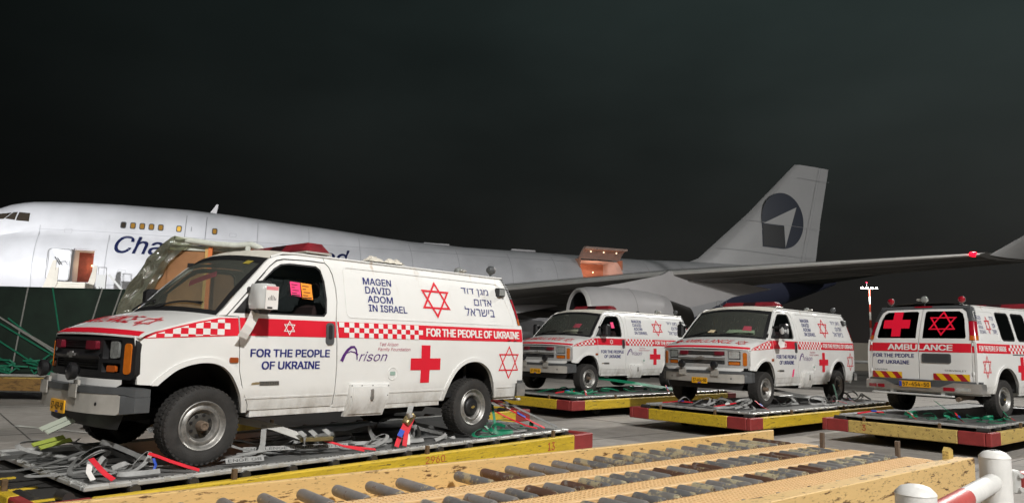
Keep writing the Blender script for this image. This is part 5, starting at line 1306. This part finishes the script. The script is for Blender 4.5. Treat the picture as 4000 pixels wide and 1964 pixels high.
for x in (7.6, 9.25):
    m = MB(); m.prism([(-5.8, 4.0), (-5.8, 3.6), (-9.4, 0.0), (-9.4, .4)], x, x+.06, lambda u, v, d_: (d_, u, v)); m.build('stringer', CRM, ST)
    for y in (-3.7, -5.7):
        m = MB(); m.box(x, x+.1, y-.05, y+.05, 0, 4.0); m.build('leg', CRM, ST)

# ------------------------------------------------------------------ netted cargo under a green tarpaulin, far left
TARP = mat('tarpaulin_green_black', (.013, .027, .018), .55, var=.5, scale=1.5, bump=.3, bscale=3)
GC = (-12.6, 18.6); GY = .04
GT = tag(empty('covered_cargo', (*GC, 0), GY), 'tall block of cargo under dark green tarpaulin with grey straps at left', 'cargo')
m = MB(); m.box(-3.2, 4.9, -1.15, 1.2, .60, 2.66, bev=.05); m.build('tarpaulin', TARP, GT)
STG = mat('webbing_grey', (.26, .26, .24), .7, var=.3, scale=20); STGR = mat('webbing_green', (.008, .16, .085), .6, var=.25, scale=15)
def strapline(nm, pts, w, mt, parent): m = MB(); m.ribbon(pts, w, (0, -1, .01), .006); return m.build(nm, mt, parent)
for x0, x1, mt in ((.98, .80, STG), (1.55, 2.05, STGR), (2.72, 2.28, STG), (3.18, 2.66, STG), (3.75, 3.98, STG), (4.72, 4.66, STG), (-.3, -.1, STG)):
    strapline('strap', [(x0, -1.165, 2.66), (x1, -1.168, .64)], .034, mt, GT)
for x0, z0, x1, z1, mt in ((.1, 2.1, 2.05, .95, STG), (.0, 2.0, 2.2, .80, STGR), (-.2, 1.75, 1.4, .8, STGR), (-.3, 2.3, 1.9, 1.1, STG), (-.5, 1.5, 1.0, .7, STGR), (.6, 1.9, 2.3, .72, STGR)):
    strapline('strap', [(x0, -1.185, z0), (x1, -1.19, z1)], .036, mt, GT)
m = MB()
random.seed(3)
for k in range(26):
    x = random.uniform(-.2, 2.2); z = random.uniform(.66, 1.0); m.ribbon([(x, -1.2, z), (x+random.uniform(.1, .3), -1.24, z-random.uniform(0, .12)), (x+random.uniform(.2, .5), -1.2, z+random.uniform(-.1, .1))], .04, (.1, -1, .2), .005)
m.build('net_straps', STGR, GT)['kind'] = 'stuff'
m = MB(); m.box(3.32, 3.56, -1.17, -1.158, 1.62, 1.80, bev=.003); m.build('document_pouch', film('pouch', (.5, .52, .5), .3, .1, .6, .3), GT)
gp = tag(empty('cargo_pallet', (*GC, .56), GY), 'pale edged pallet under the green covered cargo at left', 'pallet')
m = MB(); m.box(-3.3, 5.0, -1.25, 1.3, -.02, .035, bev=.008); m.build('sheet', ALU, gp)
gd = tag(empty('pallet_dolly', (*GC, 0), GY), 'brown yellow dolly under the green covered cargo at left', 'dolly')
m = MB(); m.box(-3.4, 5.1, -1.36, -1.27, .22, .50, bev=.01); m.build('beam', BROWNP, gd)
m = MB(); m.box(-3.4, 5.1, -1.365, -1.26, .50, .53, bev=.005); m.build('beam_cap', YELP, gd)
m = MB(); m.box(-3.3, 5.0, -1.25, 1.3, .36, .48); m.build('deck', DECK, gd)
for x in (-2, 3.6):
    for y in (-.8, .8):
        m = MB(); m.lathe([(.05, -.08), (.17, -.08), (.18, .08), (.05, .08)], 20, Matrix.Translation((x, y, .18)) @ Matrix.Rotation(pi/2, 4, 'X')); m.build('caster_wheel', RUB, gd, True)

# ------------------------------------------------------------------ wooden crate wrapped in film behind the nearest van
WC = tag(empty('wrapped_crate', (-5.42, 12.35, 0), .12), 'brown wooden crate wrapped in clear plastic film with white foam edge', 'crate')
PLY = mat('plywood_brown', (.36, .17, .07), .65, var=.25, scale=3); PINE = mat('pine_post', (.62, .38, .13), .6, var=.2, scale=8); OR = mat('orange_strap', (.80, .22, .06), .6)
FOAM = mat('foam_white', (.66, .68, .60), .9, var=.15, scale=9, bump=.3, bscale=12)
SHEET = film('wrap_film', (.56, .58, .44), .13, .12, .84, .13, .4)
m = MB(); m.prism([(-.80, .55), (.26, .55), (.26, 3.0), (-.38, 3.0), (-.50, 2.82), (-.72, 2.35)], -.02, 0., lambda u, v, d_: (u, d_, v)); m.build('front_board', PLY, WC)
m = MB(); m.box(-.40, .95, 1.2, 1.22, .55, 3.0); m.build('back_board', PLY, WC)
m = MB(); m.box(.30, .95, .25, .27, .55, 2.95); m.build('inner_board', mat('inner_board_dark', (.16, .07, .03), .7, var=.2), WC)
m = MB(); m.box(-.42, -.40, -.02, 1.22, .55, 3.0); m.build('end_board', PLY, WC)
m = MB(); m.box(-.08, .02, -.035, -.021, 2.66, 2.80); m.build('hand_hole', DARKIN, WC)
for x in (.20, .88):
    m = MB(); m.box(x, x+.05, -.07, -.022, .5, 3.05); m.build('post', PINE, WC)
    m = MB(); m.box(x+.052, x+.115, -.075, -.03, .5, 3.08); m.build('strap', OR, WC)
m = MB(); m.tube([(-.30, -.08, 3.20), (.0, -.10, 3.17), (.35, -.10, 3.13), (.7, -.1, 3.12), (.95, -.09, 3.15)], .052, 12); m.tube([(.95, -.09, 3.15), (1.10, -.12, 3.09), (1.16, -.13, 3.02)], .055, 10); m.build('foam_edge', FOAM, WC, True)
m = MB(); m.box(.86, .95, -.14, -.08, 2.78, 3.12, bev=.02); m.build('foam_corner', FOAM, WC)
m = MB(); m.box(-.40, .95, -.02, 1.2, 3.02, 3.10); m.build('lid', FOAM, WC)
prof = smooth([(-1.32, .55), (-1.30, 1.0), (-1.22, 1.5), (-1.08, 1.98), (-.90, 2.42), (-.68, 2.82), (-.46, 3.10), (-.28, 3.24)], 5)
xend = smooth([(-.85, 0), (-.83, 1), (-.74, 2), (-.66, 3), (-.52, 4), (-.32, 5), (-.04, 6), (.22, 7)], 5)
V = []; F = []; NP = len(prof); NK = 22
def fold(p, amp):      # creases of loosely tied film
    return amp*(_nz.noise(Vector((p[0]*3.1, p[1]*2.0, p[2]*5.5)))+.55*_nz.noise(Vector((p[0]*9+4, p[1]*6, p[2]*14)))+.6*abs(_nz.noise(Vector((p[0]*5-p[2]*7, p[1]*3, 2.0)))))
for i, (x, z) in enumerate(prof):
    for k in range(NK):
        y = -.22+1.36*k/(NK-1); V.append((x+fold((x, y, z), .05), y, z+fold((z, x, y), .03)))
for i in range(NP-1):
    for k in range(NK-1): F.append((i*NK+k, (i+1)*NK+k, (i+1)*NK+k+1, i*NK+k+1))
n0 = len(V)
for i, (x, z) in enumerate(prof):    # front face of the film, from the curved edge to the boards
    for k in range(NK):
        t = k/(NK-1); px = lerp(x, xend[i][0], t); pz = lerp(z, min(z, 3.12), t); V.append((px+(fold((x, -.22, z), .05) if k == 0 else 0), -.22+.10*t+fold((px, .3, pz), .09)*min(1, 4*t), pz))
for i in range(NP-1):
    for k in range(NK-1): F.append((n0+i*NK+k, n0+i*NK+k+1, n0+(i+1)*NK+k+1, n0+(i+1)*NK+k))
mobj('plastic_film', V, F, SHEET, WC, True)
m = MB(); m.box(-1.4, 1.3, -.3, 1.5, .40, .52); m.build('skid_base', PINE, WC)
m = MB(); m.box(-1.2, -1.0, -.3, 1.5, 0, .40); m.box(.9, 1.1, -.3, 1.5, 0, .40); m.build('skid_bearer', PINE, WC)

# ------------------------------------------------------------------ straps
GREY = mat('webbing_silver', (.30, .30, .29), .55, var=.25, scale=18); GREYD = mat('webbing_dark_grey', (.13, .13, .125), .65, var=.3, scale=18)
REDW = mat('webbing_red', (.62, .015, .03), .55, var=.2, scale=15); GREENW = mat('webbing_emerald', (.006, .20, .10), .5, var=.25, scale=15)
BRASS = mat('ratchet_brass', (.42, .34, .17), .35, .8, var=.3, scale=20); LBLUE = mat('label_blue', (.02, .07, .42), .5)
def frame(center, yaw): return Matrix.Translation((*center, ZP)) @ Matrix.Rotation(yaw, 4, 'Z')
def loose_strap(M, x, y, r, n, h, mt, seed, label, group, w=.038):
    """dropped webbing: wide overlapping loops, partly lying flat, partly standing on edge"""
    rng = random.Random(seed); N = n*5; pts = []; ups = []
    a0 = rng.uniform(0, 6); turns = n*.42; f2 = rng.uniform(.27, .45); p2 = rng.uniform(0, 6); dr = rng.uniform(-.25, .25); edge = rng.random() < .45; fz = rng.uniform(.5, .9); pz = rng.uniform(0, 6)
    for i in range(N):
        t = i/(N-1); a = a0+turns*t
        q = r*(.55+.45*sin(f2*a+p2)) + .03
        px = x + (t-.5)*dr*2 + 1.35*q*cos(a) + .35*r*cos(.37*a+p2); py = y + .62*q*sin(a) + .25*r*sin(.53*a)
        lift = max(0., sin(fz*a+pz))**2*h
        pts.append(Vector((px, py, (.016 if not edge else .028)+lift+.010*t)))
        rad = Vector((cos(a), sin(a), 0)); s_ = .5+.5*sin(.31*a+pz)
        ups.append((rad*(.9 if edge else .25+.5*(lift/h)*s_) + Vector((0, 0, .35 if edge else 1.0))).normalized())
    m = MB(); m.ribbon([M @ p for p in pts], w, [(M.to_3x3() @ u) for u in ups], .004)
    return tag(m.build('webbing_strap', mt), label, 'strap', group)
def taut(M, pts, w, mt, label, group=None, parent=None, nm='lashing_strap', up=(0, -.6, .8)):
    m = MB(); m.ribbon([M @ Vector(p) for p in pts], w, M.to_3x3() @ Vector(up), .004)
    o = m.build(nm, mt, parent)
    if label: tag(o, label, 'strap', group)
    return o
F1, F2, F3, F4 = (frame(*CEN[k]) for k in (1, 2, 3, 4))
i = 0
for x, y, r, n, h, mt in ((-2.75, -.15, .22, 22, .10, GREYD), (-2.70, -.72, .20, 22, .12, GREY), (-2.45, -.80, .17, 20, .14, GREY), (-2.80, .35, .22, 18, .10, GREYD), (-2.30, -.15, .25, 22, .16, GREYD), (-2.60, -.95, .12, 14, .08, GREY), (-2.35, .4, .25, 18, .12, GREYD), (-2.85, -.45, .22, 26, .14, GREY), (-2.55, .1, .28, 24, .16, GREY), (-2.62, -.6, .25, 26, .18, GREYD), (-2.2, -.55, .2, 20, .2, GREYD)):
    i += 1; loose_strap(F1, x, y, r, n, h, mt, 40+i, 'tangled grey webbing strap heaped in front of the nearest front wheel', 'grey straps before the front wheel')
for x, y, r, n, h, mt in ((-1.55, -.85, .18, 16, .07, GREY), (-1.10, -.70, .22, 20, .10, GREY), (-.55, -.75, .20, 16, .08, GREYD), (-.05, -.85, .17, 20, .10, GREY), (.55, -.90, .18, 18, .10, GREY), (.85, -1.0, .12, 12, .05, GREY), (.1, -.2, .3, 18, .1, GREYD), (-.6, .2, .3, 18, .1, GREYD), (.9, .1, .3, 18, .12, GREYD), (-1.35, -.55, .28, 24, .14, GREY), (-.8, -.5, .3, 24, .14, GREY), (.15, -.65, .26, 24, .16, GREY), (.7, -.75, .24, 24, .16, GREY), (-.3, -.55, .25, 22, .12, GREYD), (1.0, -.6, .22, 20, .14, GREYD)):
    i += 1; loose_strap(F1, x, y, r, n, h, mt, 60+i, 'loose grey webbing strap heaped between the wheels of the nearest ambulance', 'grey straps between the nearest wheels')
for x, y, r, n, h in ((1.52, -1.05, .14, 18, .07), (1.75, -1.02, .15, 16, .09), (2.45, -.92, .14, 16, .10), (2.1, -.7, .2, 16, .1)):
    i += 1; loose_strap(F1, x, y, r, n, h, GREENW, 80+i, 'emerald green webbing strap heaped behind the nearest rear wheel', 'green straps behind the nearest rear wheel', .038)
loose_strap(F1, 2.2, -.95, .15, 16, .09, GREY, 99, 'single silver strap lying among green ones behind the rear wheel', None)
# printed strap lying flat, lettering on it
def printed(M, a, b, z, txt, label, w=.046):
    a, b = Vector((*a, z)), Vector((*b, z)); d = b-a; L = d.length; ang = atan2(d.y, d.x)
    T = M @ Matrix.Translation(a) @ Matrix.Rotation(ang, 4, 'Z') @ Matrix.Rotation(.95, 4, 'X')
    m = MB(); m.box(0, L, -w/2, w/2, -.002, .002, T); o = tag(m.build('printed_strap', mat('webbing_pale', (.30, .30, .29), .6, var=.15, scale=15)), label, 'strap')
    lettering('strap_print', txt, (.02, -w*.30, L-.02, w*.30), lambda u, v, o_: T @ Vector((u, v, .004)), BLK, o, .02)
    return o
printed(F1, (-1.42, -.62), (-.48, -.98), .07, 'CHALLENGE GROUP 5000 LBS', 'pale strap printed in black capitals behind the nearest front wheel')
printed(F1, (-1.80, -1.02), (-1.47, -1.08), .05, 'ENGE GR', 'short printed strap end on the pallet rim behind the front tyre')
printed(F1, (-2.28, -.55), (-1.98, -.15), .30, 'CHALLE', 'short printed strap slanting up left of the front tyre')
# named lashings of the nearest pallet
o = taut(F1, [(-2.86, -.94, .17), (-2.84, -.99, .135), (-2.82, -1.03, .10), (-2.79, -1.07, .06), (-2.75, -1.12, .022)], .045, REDW, 'red lashing strap with white tag at the pallet front corner'); 
taut(F1, [(-2.87, -.96, .13), (-2.89, -1.0, .08), (-2.87, -1.05, .025)], .04, PAPER, None, parent=o, nm='paper_tag')
o = taut(F1, [(-2.42, -.92, .165), (-2.36, -.96, .14), (-2.28, -1.02, .10), (-2.16, -1.08, .05), (-2.08, -1.12, .02)], .034, REDW, 'red lashing strap running under the nearest front tyre to the rim')
taut(F1, [(-2.40, -.97, .13), (-2.385, -.99, .08), (-2.40, -1.0, .04)], .022, LBLUE, None, parent=o, nm='blue_label')
o = taut(F1, [(-1.72, -.55, .40), (-1.2, -.75, .28), (-.95, -.93, .17)], .10, mat('webbing_wide', (.52, .51, .48), .55, var=.15), 'wide pale tensioned strap running back from the nearest front wheel')
taut(F1, [(-1.28, -.73, .30), (-1.36, -.86, .14), (-1.46, -.96, .02)], .05, GREY, None, parent=o, nm='hanging_end')
for a in (-1.02, -.90, -.74): taut(F1, [(a, -.93, .24), (a+.02, -1.0, .20), (a+.05, -.95, .11)], .06, GREY, None, parent=o, nm='strap_wrap')
m = MB(); m.box(-.16, .16, -.035, .035, -.02, .02, F1 @ Matrix.Translation((-.86, -.98, .16)) @ Matrix.Rotation(-.35, 4, 'Z'), bev=.008); m.build('ratchet', BRASS, o)
for e_ in ((-.42, -1.17), (-.28, -1.17)): taut(F1, [(-.80, -1.0, .15), (-.6, -1.08, .08), (*e_, .03)], .03, REDW, None, parent=o, nm='red_tail')
o = taut(F1, [(.0, -1.16, .03), (.10, -1.10, .14), (.26, -1.03, .30)], .05, REDW, 'upright red lashing with brass ratchet and blue label beside the sill')
taut(F1, [(.10, -1.17, .03), (.17, -1.11, .14), (.31, -1.04, .29)], .05, REDW, None, parent=o, nm='red_tail')
taut(F1, [(.05, -1.145, .13), (.11, -1.12, .19)], .055, LBLUE, None, parent=o, nm='blue_label')
taut(F1, [(.26, -1.03, .30), (.42, -.90, .45), (.55, -.8, .56)], .06, GREY, None, parent=o, nm='grey_web')
m = MB(); m.box(-.07, .07, -.05, .05, -.03, .03, F1 @ Matrix.Translation((.24, -1.06, .29)) @ Matrix.Rotation(-.8, 4, 'Y'), bev=.012); m.build('ratchet', BRASS, o)
m = MB(); m.tube([F1 @ Vector((.20, -1.10, .36)), F1 @ Vector((.22, -1.12, .31))], .03, 10); m.build('ratchet_drum', mat('drum_steel', (.5, .48, .45), .3, .8), o)
taut(F1, [(.20, -1.08, .18), (.22, -1.1, .10), (.21, -1.11, .03)], .04, PAPER, None, parent=o, nm='paper_tag')
o = taut(F1, [(2.62, -1.05, .03), (2.5, -.97, .095), (2.35, -.86, .19), (2.15, -.73, .31), (1.95, -.60, .42)], .036, REDW, 'red lashing with blue and white labels under the nearest rear bumper')
taut(F1, [(2.40, -.90, .17), (2.30, -.84, .23)], .040, LBLUE, None, parent=o, nm='blue_label'); taut(F1, [(2.22, -.79, .28), (2.14, -.74, .32)], .040, PAPER, None, parent=o, nm='paper_tag')
taut(F1, [(2.50, -1.02, .03), (2.36, -.93, .07), (2.2, -.80, .155), (1.85, -.55, .36)], .032, REDW, None, parent=o, nm='red_tail')
taut(F1, [(2.85, -1.08, .03), (2.5, -.9, .20), (1.9, -.62, .50)], .05, GREYD, 'dark strap sloping from the rear bumper to the pallet corner')
taut(F1, [(1.66, -1.0, .03), (1.52, -.90, .18), (1.36, -.76, .36)], .036, GREENW, 'green lashing strap rising behind the nearest rear wheel', 'green rising lashings')
taut(F1, [(1.72, -1.0, .03), (1.90, -.80, .18), (2.05, -.62, .33)], .036, GREENW, 'green lashing strap rising behind the nearest rear wheel', 'green rising lashings')
# boards poking out in front
for a, b, z, mt, lb in (((-3.02, -.42), (-2.66, -.05), .33, mat('board_pale', (.42, .46, .38), .6), 'pale grey boards poking out under the nearest front bumper'), ((-2.90, .10), (-2.55, .25), .14, mat('board_lime', (.30, .36, .06), .6), 'yellow green board lying under the nearest front bumper')):
    bo = tag(empty('board', (0, 0, 0)), lb, 'board')
    for k in (0, 1):
        d = Vector((b[0]-a[0], b[1]-a[1], 0)); m = MB(); m.box(-.05*k, d.length*.8-.05*k, -.02, .02, -.006, .006, F1 @ Matrix.Translation((a[0], a[1]+.06*k, z+.03*k)) @ Matrix.Rotation(atan2(d.y, d.x), 4, 'Z') @ Matrix.Rotation(-.12, 4, 'Y') @ Matrix.Rotation(.7, 4, 'X')); m.build('slat', mt, bo)
# other pallets
SETS = ((F2, GREENW, 'green webbing strap lying on the pallet of the farthest ambulance', 'green straps under the farthest ambulance', ((-2.4, -.5), (-2.6, -.8), (-2.2, -.9), (-2.0, -.3), (-.3, -.6), (.3, -.8), (.9, -.9), (1.4, -.8), (-2.5, .1), (-2.3, -.7), (-2.0, -.95), (-.8, -.4), (0, -.3), (.7, -.5), (1.2, -.6), (-1.9, .3), (1.1, -.95)), 'far'),
        (F3, GREY, 'grey webbing strap heaped on the pallet of the middle right ambulance', 'grey straps under the middle right ambulance', ((-2.5, .5), (-2.4, -.1), (-2.3, -.6), (-2.6, -.85), (-.4, -.6), (.2, -.8), (.8, -.8), (2.2, -.5), (2.5, -.8), (-2.0, .2), (2.4, -.1), (-2.3, .3), (-2.1, -.4), (-2.55, -.35), (-1.9, -.1), (-.8, -.5), (-.1, -.4), (.5, -.5), (.4, -.95), (1.1, -.6), (2.1, -.8), (2.6, -.4), (-2.6, .15)), 'mid'),
        (F4, GREENW, 'green webbing strap lying on the pallet of the ambulance seen from behind', 'green straps under the rear facing ambulance', ((-2.6, .7), (-2.4, .2), (-2.5, -.5), (-2.2, -.8), (-1.9, -1.0), (-1.6, -.5), (-2.3, -.1), (-2.0, .3), (-2.65, -.2), (-1.8, -.8), (-1.3, -.9), (-2.0, -.3)), 'rear'))
for M, mt, lb, gp_, spots, key in SETS:
    for k, (x, y) in enumerate(spots): loose_strap(M, x, y, .20, 14 if mt is GREENW else 18, .07 if mt is GREENW else .14, mt if (k % 4 != 3 or mt is GREENW) else GREYD, 200+k*7+len(spots), lb, gp_, .030 if mt is GREENW else .040)
for M, who, pts in ((F2, 'farthest ambulance', ((-2.75, -.3, -2.3, -.5), (-2.6, -1.1, -2.3, -.8), (.5, -1.1, .8, -.8), (1.2, -1.1, 1.4, -.9))), (F3, 'middle right ambulance', ((-2.8, .9, -2.5, .4), (-2.7, -.2, -2.4, -.5), (-2.3, -1.1, -2.15, -.75), (.9, -1.1, .8, -.8), (1.3, -1.1, 1.5, -.8))), (F4, 'rear facing ambulance', ((-2.85, .9, -2.5, .6), (-2.9, -.1, -2.6, .15), (-2.7, -.75, -2.6, -.6), (-1.5, -1.12, -1.45, -.95)))):
    for k, (x0, y0, x1, y1) in enumerate(pts):
        o = taut(M, [(x0, y0, .03), (lerp(x0, x1, .5), lerp(y0, y1, .5), .07), (x1, y1, .06+.05*(k % 3))], .04, REDW, 'short red lashing tail on the pallet of the ' + who, 'red lashings of the ' + who)
        taut(M, [(lerp(x0, x1, .5), lerp(y0, y1, .5)-.012, .082), (lerp(x0, x1, .7), lerp(y0, y1, .7)-.012, .082+.02*(k % 3))], .042, LBLUE if k % 2 == 0 else PAPER, None, parent=o, nm='label')
taut(F2, [(-1.4, -.4, .36), (-.2, -.5, .22), (1.2, -.75, .05)], .12, GREENW, 'long green strap stretched below the sill of the farthest ambulance')
taut(F3, [(-1.3, -.4, .36), (-.3, -.55, .22), (.7, -.75, .08)], .10, GREYD, 'long dark strap stretched below the sill of the middle right ambulance')
taut(F3, [(.9, -.9, .03), (1.05, -.8, .22), (1.15, -.7, .40)], .05, GREENW, 'short green lashing rising to the sill of the middle right ambulance')
taut(F4, [(-1.50, -1.05, .05), (-1.25, -.85, .18), (-.95, -.6, .34)], .04, GREENW, 'green lashing beside the wheel of the rear facing ambulance')
taut(F4, [(-2.75, -.80, .05), (-2.45, -.45, .16), (-2.1, -.1, .30)], .04, GREENW, 'green lashing below the rear bumper of the rear facing ambulance')

# ------------------------------------------------------------------ floodlight masts
BULB = mat('floodlight_glow', (1, 1, 1), .5, emit=(1, .98, .95), estr=60)
def mast(x, y, h, label, aim=None, red=True):
    T = tag(empty('floodlight_mast', (x, y, 0)), label, 'light mast', 'apron floodlight masts')
    nb = 9; z0 = 0
    for k in range(nb):
        z1 = z0+(h-.2)/nb; r0, r1 = .27-.013*k, .27-.013*(k+1)
        m = MB(); m.lathe([(r0, z0), (r1, z1-.002)], 16); m.build('pole_band', mat('mast_red', (.45, .06, .035), .5) if (nb-1-k) % 2 == 0 else mat('mast_white', (.7, .68, .65), .5), T, True); z0 = z1
    m = MB(); m.box(-1.7, 1.7, -.08, .08, h-.30, h-.15); m.box(-.06, .06, -.9, .9, h-.32, h-.16); m.build('crossarm', ALU, T)
    ang = atan2(aim[1]-y, aim[0]-x) if aim else atan2(-y, -x)
    for k in range(4):
        dx = -1.5+k*1.0; M = Matrix.Translation((dx, 0, h)) @ Matrix.Rotation(ang, 4, 'Z') @ Matrix.Rotation(.55, 4, 'Y')
        m = MB(); m.box(-.12, .10, -.22, .22, -.14, .14, M, bev=.03); hd_ = m.build('lamp_housing', ALU, T)
        m = MB(); m.box(.102, .112, -.18, .18, -.11, .11, M); m.build('lamp_glass', BULB, hd_)
    if red:
        m = MB(); m.tube([(-.5, 0, h), (-.5, 0, h+1.0)], .03, 6); rr = m.build('warning_light_stem', ALU, T)
        m = MB(); m.lathe([(.0001, -.14), (.14, 0), (.0001, .16)], 10, Matrix.Translation((-.5, 0, h+1.05))); m.build('warning_light', mat('warning_red', (.8, .02, .1), .3, emit=(1, .002, .03), estr=4), rr)
    return T
far = mast(73.9, 150, 14.7, 'distant red and white banded mast with bright floodlights at right')
l = bpy.data.lights.new('mast_lamp', 'POINT'); l.energy = 1800; l.color = (1, .96, .9); l.shadow_soft_size = .3
o = bpy.data.objects.new('mast_lamp', l); o.location = (-.9, -1.3, 13.9); link(o, far)
for i, (b, h, aim, *_r) in enumerate(FLOODS):
    mast(b[0], b[1], h, ['tall floodlight mast behind the viewer to the right', 'floodlight mast left of the aircraft nose', 'floodlight mast behind the viewer to the left', 'added unseen floodlight mast at the right brightening the aircraft tail', 'tall floodlight mast right of the wing tip'][i], aim, False)
# distant apron edge: low pale wall, a parked service unit and a dark tree line are all that shows between the vans
fwm = mat('far_wall_beige', (.40, .36, .29), .7, var=.1, scale=.3)
bw = tag(empty('boundary_wall', (35, 62, 0), .12), 'low pale boundary wall in the distance between the vans', 'wall')
for k in range(12):
    m = MB(); m.box(-22+k*5, -22+k*5+4.97, -.15, .15, .0, 2.3, bev=.02); m.build('wall_panel', fwm, bw)
hs = tag(empty('kerb_pipe', (33, 50, 0), .1), 'long white pipe lying along the far apron edge', 'pipe')
m = MB(); m.tube([(-14, 0, .9), (20, 0, .9)], .10, 8); m.build('pipe', mat('pipe_white', (.75, .74, .7), .5), hs)
for k in range(6): m = MB(); m.box(-13+k*6, -12.8+k*6, -.1, .1, 0, .8); m.build('pipe_stand', UNDER, hs)
